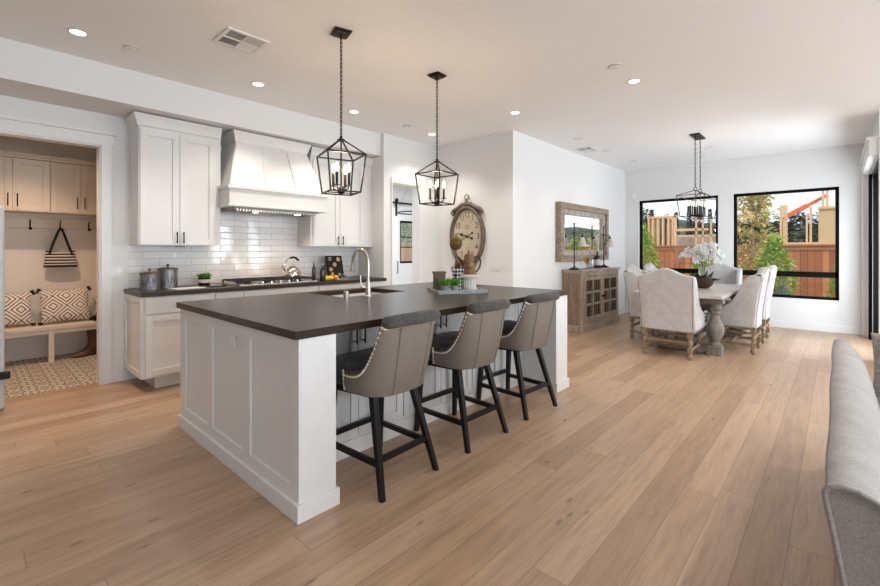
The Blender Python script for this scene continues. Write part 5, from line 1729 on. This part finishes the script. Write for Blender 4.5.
# ================================================================== MUDROOM
t = thing('mudroom_bench', 'long cream wooden bench along the mudroom wall', 'bench', (0, 6.87, .004))
m = MB(); m.box((-1.45, 6.655, .385), (1.245, 7.072, .425), .006); m.build('seat', M['bench'], t)
m = MB(); m.box((-1.45, 6.67, .335), (1.245, 6.69, .386), .002); m.build('apron', M['bench'], t)
for x in (-1.40, -.37, .665, 1.22):
    m = MB(); m.box((x - .025, 6.665, .004), (x + .025, 6.735, .386), .003); m.build('leg', M['bench'], t)
def mud_unit(x0, x1, doors, label):
    t = thing('wall_cabinet', label, 'cabinet', ((x0 + x1) / 2, 6.93, 1.735), 'cream cabinets over the mudroom bench')
    m = MB(); m.box((x0, 6.775, 1.735), (x1, 7.098, 2.33)); m.build('body', M['mud_cabinet'], t, smooth=0)
    m = MB(); m.box((x0, 6.735, 2.33), (x1, 7.098, 2.355), .004); m.box((x0, 6.715, 2.355), (x1, 7.098, 2.385), .005); m.build('cornice', M['mud_cabinet'], t)
    for a, b, hu in doors:
        d = shaker('-Y', 6.775, a, b, 1.742, 2.325, .06).build('door', M['mud_cabinet'], t)
        pull('-Y', 6.775, hu, 1.86, .14).build('handle', M['black_metal'], d)
mud_unit(.665, 1.245, [(.669, .938, .905), (.942, 1.24, .975)], 'cream double cabinet over the mudroom bench, directly above the tote bag')
mud_unit(.045, .665, [(.049, .347, .312), (.351, .661, .388)], 'cream double cabinet over the mudroom bench, cut off by the left edge of the doorway')
for x, lab in ((.515, 'black coat hook on the mudroom wall left of the tote bag'), (.785, 'black coat hook on the mudroom wall carrying the striped tote bag'), (1.062, 'black coat hook on the mudroom wall right of the tote bag')):
    t = thing('coat_hook', lab, 'hook', (x, 7.075, 1.585), 'coat hooks in the mudroom')
    m = MB(); m.box((x - .007, 7.070, 1.56), (x + .007, 7.075, 1.64), .002); m.build('back_plate', M['black_metal'], t)
    m = MB(); m.tube(curve([(x, 7.070, 1.565), (x, 7.035, 1.55), (x, 7.02, 1.555)], 5), .007, 8); m.ball((x, 7.018, 1.555), .017, n=10); m.build('prong', M['black_metal'], t)
    m = MB(); m.tube(curve([(x, 7.070, 1.625), (x, 7.04, 1.64), (x, 7.02, 1.655)], 5), .006, 8); m.ball((x, 7.02, 1.655), .008, n=10); m.build('upper_prong', M['black_metal'], t)
# tote bag
BXc, BYc = .785, 7.02
t = thing('tote_bag', 'black and white striped tote bag hanging from a mudroom hook', 'bag', (BXc, BYc, 1.09))
m = MB()
rows = []
for j in range(13):
    f = j / 12
    z = 1.095 + .195 * f
    hw = .155 - .02 * f; hd = .038 * (1 - .45 * f)
    rows.append([(BXc + hw * math.copysign(abs(cos(a)) ** .5, cos(a)), BYc + hd * math.copysign(abs(sin(a)) ** .8, sin(a)), z + .012 * cos(2 * a) * f) for a in [2 * pi * k / 32 for k in range(32)]])
m.grid(rows, closed=True); m.bm.faces.new([m.bm.verts.new(p) for p in rows[0][::-1]]); m.fix(); m.build('body', M['stripes'], t, smooth=60)
m = MB(); m.grid([[(p[0], p[1] * 1.0, 1.118) for p in [(BXc + (q[0] - BXc) * 1.01, BYc + (q[1] - BYc) * 1.05) for q in rows[1]]], [(BXc + (q[0] - BXc) * 1.01, BYc + (q[1] - BYc) * 1.05, 1.090) for q in rows[0]]], closed=True); m.fix(); m.build('base_band', M['black_canvas'], t)
for s in (-1, 1):
    m = MB(); pts = curve([(BXc - .105, BYc + s * .022, 1.25), (BXc - .07, BYc + s * .014, 1.38), (BXc - .02, BYc + s * .006, 1.53), (BXc, BYc - .002 + s * .006, 1.562), (BXc + .02, BYc + s * .006, 1.53), (BXc + .065, BYc + s * .014, 1.38), (BXc + .11, BYc + s * .022, 1.24)], 6)
    for a, b in zip(pts[:-1], pts[1:]): m.bar(a, b, .006, .026, up=(0, 0, 1)) if False else m.tube([a, b], .012, 6)
    m.build('strap', M['black_canvas'], t)
# patterned pillows
def patterned_pillow(x, y, w_, h, lean, rz, label, tassels):
    c = V((x, y, .425 + h / 2 * cos(lean) + .012))
    t = thing('patterned_pillow', label, 'pillow', (x, y, .425), 'diamond patterned pillows on the bench')
    t.rotation_euler = (0, 0, rz)
    Mx = Matrix.Translation((0, 0, h / 2 * cos(lean) + .020)) @ Matrix.Rotation(-lean, 4, 'X')
    m = MB(); cushion(m, w_, h, .14, None, Matrix.Identity(4), .05)
    ORG['zero'] = V((0, 0, 0))
    sv = ORG[t.name]; ORG[t.name] = V((0, 0, 0))
    o = m.build('cover', M['pillow'], t, smooth=60); o.matrix_local = Mx
    for sx, sz in tassels:
        p = Mx @ V((sx * w_ * .49, 0, sz * h * .49))
        m = MB(); m.ball(p + V((sx * .008, 0, .006 * sz)), .020, n=10); m.cyl(p + V((sx * .012, 0, .0)), p + V((sx * .028, -.006, -.03 if sz > 0 else -.004)), .012, .017, 10)
        m.build('tassel', M['black_canvas'], t)
    ORG[t.name] = sv
    return t
patterned_pillow(.300, 6.90, .44, .38, RAD(16), RAD(0), 'diamond patterned pillow at the left end of the bench, cut by the doorway edge', ((1, 1), (1, -1)))
patterned_pillow(.815, 6.89, .46, .40, RAD(18), RAD(4), 'black and cream diamond pillow in the middle of the bench, below the tote bag', ((1, 1), (-1, 1), (1, -1), (-1, -1)))
# tray and twig plant at the right end of the bench
m = MB(); m.box((-.09, -.12, 0), (.09, .12, .012), .003)
for a, b in (((-.09, -.12, .012), (.09, -.108, .035)), ((-.09, .108, .012), (.09, .12, .035)), ((-.09, -.108, .012), (-.078, .108, .035)), ((.078, -.108, .012), (.09, .108, .035))): m.box(a, b, .003)
o = tag(m.build('bench_tray', M['black_wood'], origin=(0, 0, 0)), 'small dark tray at the right end of the mudroom bench', 'tray'); o.location = (1.15, 6.86, .4255)
t = thing('twig_vase', 'small dark vase with twigs standing on the bench tray', 'vase', (1.13, 6.86, .4375))
m = MB(); m.lathe([(0, .4375), (.03, .4375), (.04, .47), (.03, .51), (.016, .53), (.018, .54), (0, .538)], (1.13, 6.86, 0), 16); m.build('vase', M['bottle'], t)
m = MB()
for k in range(9):
    a = k * 2.4
    m.tube(curve([(1.13, 6.86, .535), (1.13 + .02 * cos(a), 6.86 + .02 * sin(a), .60), (1.13 + .06 * cos(a), 6.86 + .06 * sin(a), .66 + .01 * k)], 4), .003, 5)
    m.leaf((1.13 + .04 * cos(a), 6.86 + .04 * sin(a), .62), (.04 * cos(a), .04 * sin(a), .03), .016)
m.build('twigs', M['leaf_dark'], t, smooth=0)
# boots under the bench
def boot(x, y, rz, label):
    t = thing('boot', label, 'boot', (0, 0, 0), 'brown boots under the bench')
    m = MB()
    def ring(c, rx, ry, n=16, tilt=0):
        return [(c[0] + rx * cos(2 * pi * k / n), c[1] + ry * sin(2 * pi * k / n), c[2] + tilt * sin(2 * pi * k / n)) for k in range(n)]
    rows = [ring((0, .0, .305), .056, .062), ring((0, .005, .26), .054, .062), ring((0, .008, .18), .048, .055), ring((0, .0, .12), .045, .058, tilt=.012), ring((0, -.03, .085), .044, .085, tilt=.02), ring((0, -.06, .06), .046, .115, tilt=.012), ring((0, -.075, .025), .048, .135), ring((0, -.075, .012), .047, .132)]
    m.grid(rows, closed=True); m.bm.faces.new([m.bm.verts.new(p) for p in rows[-1]])
    m.grid([ring((0, .0, .305), .056, .062), ring((0, .0, .30), .05, .056), ring((0, .005, .2), .045, .05)], closed=True); m.fix()
    m.build('shaft', M['boot'], t, smooth=60)
    m = MB(); rows = [ring((0, -.075, .013), .052, .14), ring((0, -.075, .0), .051, .138)]
    m.grid(rows, closed=True, cap=True); m.box((-.045, .0, 0), (.045, .065, .022), .004); m.fix(); m.build('sole', M['black_wood'], t)
    t.location = (x, y, .004); t.rotation_euler.z = rz
boot(1.065, 6.83, RAD(-70), 'tall brown leather boot under the bench, against the doorway casing')
# unidentified pale upright form, built as an appliance, at the left edge of the picture
t = thing('rounded_appliance', 'pale grey rounded appliance edge with black latch at the far left, beside the mudroom doorway', 'appliance', (-.14, 5.08, 0))
m = MB(); m.box((-.50, 4.985, .0), (.214, 5.20, 1.66), .035, 5); m.build('door', M['pebble'], t)
m = MB(); m.box((.17, 4.955, .255), (.245, 4.986, .315), .004); m.build('latch', M['black_metal'], t)
m = MB(); m.box((-.45, 4.975, .06), (.165, 4.986, 1.60), .004); m.build('front_panel', M['ceramic'], t)
# ================================================================== BACK ROOM
t = thing('barn_door', 'white sliding barn door on a black rail in the bright back room', 'door', (7.2, 8.15, 0))
m = MB(); m.box((6.55, 8.13, .02), (7.33, 8.165, 2.36), .003); m.build('door_leaf', M['trim'], t)
m = MB(); m.box((6.2, 8.10, 2.46), (8.6, 8.112, 2.50)); m.box((6.25, 8.112, 2.47), (6.28, 8.2, 2.49)); m.box((8.5, 8.112, 2.47), (8.53, 8.2, 2.49)); m.build('rail', M['black_metal'], t, smooth=0)
for x in (6.7, 7.26):
    m = MB(); m.box((x - .03, 8.118, 2.15), (x + .03, 8.13, 2.58)); m.cyl((x, 8.095, 2.545), (x, 8.118, 2.545), .05, n=18); m.build('hanger', M['black_metal'], t)
m = MB(); m.tube([(7.28, 8.13, .72), (7.28, 8.09, .74), (7.28, 8.09, 1.0), (7.28, 8.13, 1.02)], .010, 8); m.build('handle', M['black_metal'], t)
t = thing('ring_chandelier', 'black ring chandelier seen through the passage doorway', 'chandelier', (6.35, 6.55, CZ))
m = MB(); m.tube([(6.35 + .36 * cos(k * pi / 18), 6.55 + .36 * sin(k * pi / 18), 2.08) for k in range(36)], .014, 8, closed=True); m.build('ring', M['black_metal'], t)
m = MB(); m.lathe([(0, CZ - .03), (.06, CZ - .03), (.065, CZ)], (6.35, 6.55, 0), 18); m.build('canopy', M['black_metal'], t)
for k in range(3):
    a = k * 2 * pi / 3 + .6
    m = MB(); m.cyl((6.35 + .36 * cos(a), 6.55 + .36 * sin(a), 2.08), (6.35 + .03 * cos(a), 6.55 + .03 * sin(a), CZ - .03), .002, n=6); m.build('rod', M['black_metal'], t)
m = MB(); m.box((5.9, 6.45, 2.80), (9.2, 6.62, CZ)); struct('trim_5', m, M['chair_wood'], smooth=0)
_a = area('back_room_fill', (6.2, 6.2, CZ - .04), (0, 0, 0), 2.2, 2.2, 130, DAY)  # lamp added under the ceiling to brighten the back room
# unseen warm fill lamp added to light the mudroom
downlight(.35, 5.85, 'added unseen warm fill light in the mudroom ceiling', 135, angle=104, color=(1.0, .68, .46))

# ================================================================== OUTSIDE
GZ = -.45
m = MB(); m.box((XW + .15, -30, GZ - .1), (90, 40, GZ)); tag(m.build('ground', M['ground'], smooth=0), 'bare brown garden soil outside the windows', 'ground', kind='structure')
m = MB(); m.box((-30, 8.32, GZ - .1), (XW + .15, 40, GZ)); tag(m.build('ground', M['ground'], smooth=0), 'bare ground behind the back room', 'ground', kind='structure')
FXo = 14.5
t = thing('wooden_fence', 'tall red cedar board fence across the garden outside the windows', 'fence', (FXo, 3, GZ))
m = MB(); m.box((FXo, -6, GZ), (FXo + .02, 12, 1.33)); m.build('boards', M['fence'], t, smooth=0)
m = MB(); m.box((FXo - .05, -6, 1.40), (FXo + .07, 12, 1.445), .004); m.box((FXo - .02, -6, 1.29), (FXo + .0, 12, 1.40)); m.build('cap_rail', M['fence_rail'], t, smooth=0)
for i in range(8):
    y = -5.2 + i * 2.4
    m = MB(); m.box((FXo - .045, y - .045, GZ), (FXo - .0, y + .045, 1.40)); m.build('post', M['fence_rail'], t, smooth=0)
t = thing('cedar_fence', 'orange board fence outside the back room window', 'fence', (10, 13, GZ))
m = MB(); m.box((4, 13, GZ), (22, 13.03, 1.55)); m.build('boards', M['orange_fence'], t, smooth=0)
m = MB(); m.box((4, 12.97, 1.55), (22, 13.06, 1.60)); m.build('cap_rail', M['orange_fence'], t, smooth=0)

# house under construction
XH = 22.0
t = thing('house_frame', 'unfinished house of bare timber studs behind the fence in the left window', 'building', (22, 6, GZ))
for y in (5.46, 5.56, 5.74, 5.98, 6.20, 6.42, 6.60):
    m = MB(); m.box((XH, y, GZ), (XH + .16, y + .085, 2.82 if y > 5.5 else 2.86)); m.build('stud', M['lumber'], t, smooth=0)
m = MB(); m.box((XH, 5.40, 2.80), (XH + .16, 6.72, 2.89)); m.box((XH, 4.2, 2.16), (XH + .2, 5.46, 2.27)); m.box((XH, 3.6, 1.90), (XH + .2, 5.46, 1.98)); m.build('beam', M['lumber'], t, smooth=0)
for y, z in ((4.62, 3.0), (4.36, 3.0), (4.05, 2.7), (3.7, 2.6)):
    m = MB(); m.box((XH, y, GZ), (XH + .1, y + .06, z)); m.build('post', M['lumber'], t, smooth=0)
m = MB(); m.box((XH + 1.0, 3.4, GZ), (XH + 1.1, 5.9, 2.0)); m.build('sheathing', M['osb'], t, smooth=0)
m = MB(); m.box((XH + .3, 5.62, GZ), (XH + .34, 5.95, 2.6)); m.box((XH + .3, 6.22, GZ), (XH + .34, 6.62, 2.7)); m.build('plywood_panel', M['plywood'], t, smooth=0)
t = thing('plywood_house', 'timber house frame with pale plywood wall behind the fence in the right window', 'building', (22, .5, GZ))
m = MB(); m.box((XH, -2.5, GZ), (XH + .1, .53, 2.90)); m.build('plywood_wall', M['plywood'], t, smooth=0)
for y0, y1, z in ((1.46, 1.60, 3.08), (1.62, 1.70, 3.08), (.72, .79, 2.96), (.84, .90, 2.7)):
    m = MB(); m.box((XH - .02, y0, GZ), (XH + .08, y1, z)); m.build('post', M['lumber'], t, smooth=0)
for y in (.36, .24, -.02, -.3, -.6):
    m = MB(); m.box((XH, y, 2.90), (XH + .1, y + .08, 4.2)); m.build('stud', M['lumber'], t, smooth=0)
m = MB(); m.box((XH - .06, -2.5, 2.86), (XH - .0, .55, 2.95)); m.box((XH - .1, -2.5, 1.50), (XH - .02, 1.72, 1.60)); m.bar((XH + .05, .0, 3.6), (XH + .05, -.9, 4.3), .1); m.build('beam', M['lumber'], t, smooth=0)
t = thing('telehandler_boom', 'red orange machine boom rising diagonally in the right window', 'crane', (22.5, 1.0, GZ))
m = MB(); m.bar((22.5, 1.56, 2.64), (22.5, .85, 3.07), .16, .17); m.build('outer_boom', M['boom'], t, smooth=0)
m = MB(); m.bar((22.5, .95, 3.01), (22.5, .30, 3.41), .11, .12); m.build('inner_boom', M['boom'], t, smooth=0)
m = MB(); m.bar((22.5, 1.56, GZ), (22.5, 1.56, 2.7), .12); m.build('mast', M['boom'], t, smooth=0)

# hills and distant trees
random.seed(21)
m = MB()
rows = []
for i in range(0, 41):
    y = -40 + i * 3.2
    h = 5.0 + .35 * sin(i * .75) + .3 * sin(i * 1.7 + 1) + max(0, y - 5) * .045
    rows.append([(60, y, GZ), (64, y, h * .75), (72, y, h), (85, y, h * .9)])
m.grid(rows); m.fix(); tag(m.build('hill', M['hill'], smooth=60), 'long dark wooded hill on the horizon beyond the building site', 'hill', kind='structure')
def conifer(x, y, h, r, label):
    t = thing('conifer', label, 'tree', (x, y, GZ), 'distant trees on the skyline')
    m = MB(); m.cyl((x, y, GZ), (x, y, GZ + h * .9), r * .08, r * .03, 6); m.build('trunk', M['bark'], t)
    m = MB()
    for k in range(700):
        f = random.random() ** .8
        rr = r * (1 - f) ** .8 * random.uniform(.4, 1)
        a = random.random() * 2 * pi
        m.leaf((x + rr * cos(a) * .6, y + rr * sin(a) * .6, GZ + h * (.12 + .86 * f)), V((cos(a), sin(a), -.35)) * r * .35, r * .3)
    m.build('foliage', M['dark_leaf'], t, smooth=0)
def broad(x, y, h, r, label, mat='dark_leaf'):
    t = thing('distant_tree', label, 'tree', (x, y, GZ), 'distant trees on the skyline')
    m = MB(); m.cyl((x, y, GZ), (x, y, GZ + h * .6), r * .1, r * .05, 6); m.build('trunk', M['bark'], t)
    m = MB()
    for k in range(900):
        d = V((random.gauss(0, 1), random.gauss(0, 1), random.gauss(0, 1))).normalized()
        c = V((x, y, GZ + h * .62)) + V((d.x * r, d.y * r, d.z * h * .36)) * random.uniform(.55, 1)
        m.leaf(c, V((random.uniform(-1, 1), random.uniform(-1, 1), random.uniform(-.6, .6))) * r * .3, r * .26)
    m.build('foliage', M[mat], t, smooth=0)
XT = 46
for (u, h, r, k) in ((17.2, 5.6, 1.0, 'b'), (16.0, 6.4, 1.1, 'b'), (14.6, 6.8, 1.2, 'b'), (13.6, 5.9, .8, 'c'), (12.3, 5.6, 1.0, 'b'), (11.4, 5.5, .7, 'c'), (10.3, 6.4, .65, 'c'), (9.6, 5.2, .9, 'b'), (8.6, 6.0, .6, 'c'), (7.6, 5.4, .9, 'b'), (6.6, 5.2, .9, 'b')):
    lab = 'dark distant tree on the skyline beyond the timber studs, seen in the left window'
    XT = 88 - XT + 8 if XT == 46 else 46
    (broad if k == 'b' else conifer)(XT, u * XT / 46, h, r * .85, lab)
XB = 43
for (u, h, r) in ((4.6, 4.3, 1.1), (3.2, 4.5, 1.1), (2.0, 4.4, 1.1), (.8, 4.6, 1.1), (-.6, 4.8, 1.2)):
    XB = 36 if XB == 43 else 43
    broad(XB, u * XB / 40, h, r * .8, 'dark bare looking tree on the skyline behind the plywood house, seen in the right window')

# garden plants close to the house
def bush(name, label, cat, x, y, z0, h, rx, ry, n, leaf, mat, seed, stem=True, wide=.5):
    random.seed(seed)
    t = thing(name, label, cat, (x, y, GZ))
    if stem:
        m = MB()
        for k in range(5):
            a = k * 1.26
            m.tube(curve([(x + .03 * cos(a), y + .03 * sin(a), GZ), (x + rx * .3 * cos(a), y + ry * .3 * sin(a), z0 + h * .35), (x + rx * .45 * cos(a + .4), y + ry * .45 * sin(a + .4), z0 + h * .8)], 5), [.02 - .0014 * i for i in range(11)], 6)
        m.build('stems', M['bark'], t)
    m = MB()
    for k in range(n):
        d = V((random.gauss(0, 1), random.gauss(0, 1), random.gauss(0, 1))).normalized() * random.uniform(.35, 1.0) ** .5
        f = (d.z + 1) / 2
        tap = 1 - .55 * max(0, f - wide) / (1 - wide)
        c = V((x + d.x * rx * tap, y + d.y * ry * tap, z0 + h * f))
        dd = V((random.uniform(-1, 1), random.uniform(-1, 1), random.uniform(-.7, .8))).normalized() * leaf * random.uniform(.7, 1.3)
        m.leaf(c, dd, leaf * .55)
    m.build('foliage', M[mat], t, smooth=0)
    return t
bush('garden_shrub', 'bright green upright shrub at the left side of the left window', 'shrub', 11.6, 3.62, GZ + .1, 2.35, .42, .42, 2400, .09, 'bush_leaf', 1)
bush('garden_shrub', 'bright green shrub behind the orchid, in the left window', 'shrub', 11.8, 2.35, GZ + .1, 1.75, .36, .36, 1300, .09, 'bush_leaf', 2)
bush('garden_shrub', 'bright green bushy shrub in the middle of the right window', 'shrub', 11.6, .98, GZ + .1, 2.05, .42, .40, 2300, .10, 'bush_leaf', 3)
bush('garden_shrub', 'green shrub cut off by the right side of the right window', 'shrub', 11.6, -.06, GZ + .1, 1.55, .26, .24, 1100, .08, 'bush_leaf', 4)
bush('lavender_bush', 'low silvery green bush at the foot of the middle shrub', 'shrub', 10.65, .775, GZ, 1.12, .28, .32, 1500, .05, 'grey_leaf', 5, False)
bush('lavender_bush', 'low silvery green bush at the left foot of the left window', 'shrub', 11.0, 3.25, GZ, 1.1, .30, .34, 1200, .05, 'grey_leaf', 6, False)
# slender tree with yellowing leaves
random.seed(9)
TXx, TYy = 12.8, 1.50
t = thing('yellowing_tree', 'slender tree with sparse yellowing leaves in the right window', 'tree', (TXx, TYy, GZ))
m = MB(); m.tube(curve([(TXx, TYy, GZ), (TXx + .03, TYy + .02, .6), (TXx, TYy, 1.6), (TXx + .02, TYy + .03, 3.3)], 6), [.045 - .0018 * i for i in range(19)], 8); m.build('trunk', M['bark'], t)
mb, ml = MB(), MB()
for k in range(78):
    z = random.uniform(.4, 3.0)
    a = random.random() * 2 * pi
    L = random.uniform(.25, .62) * (1 - .10 * (z - .6))
    p0 = V((TXx, TYy, z)); p1 = p0 + V((cos(a) * L, sin(a) * L * 1.05, L * random.uniform(.3, .9)))
    mid = p0.lerp(p1, .5) + V((0, 0, .04))
    pts = curve([p0, mid, p1], 4)
    mb.tube(pts, [.011, .010, .009, .008, .007, .006, .005, .004, .003], 5)
    for j in range(24):
        q = pts[random.randint(2, 8)] + V((random.uniform(-.12, .12), random.uniform(-.12, .12), random.uniform(-.14, .08)))
        d = V((random.uniform(-1, 1), random.uniform(-1, 1), random.uniform(-1.2, .2))).normalized() * random.uniform(.08, .14)
        ml.leaf(q, d, .07)
mb.build('branches', M['bark'], t); ml.build('foliage', M['yellow_leaf'], t, smooth=0)
bush('garden_shrub', 'green tree crown beyond the orange fence outside the back room window', 'shrub', 13.6, 14.8, .2, 4.2, 2.6, .8, 2600, .2, 'bush_leaf', 12)
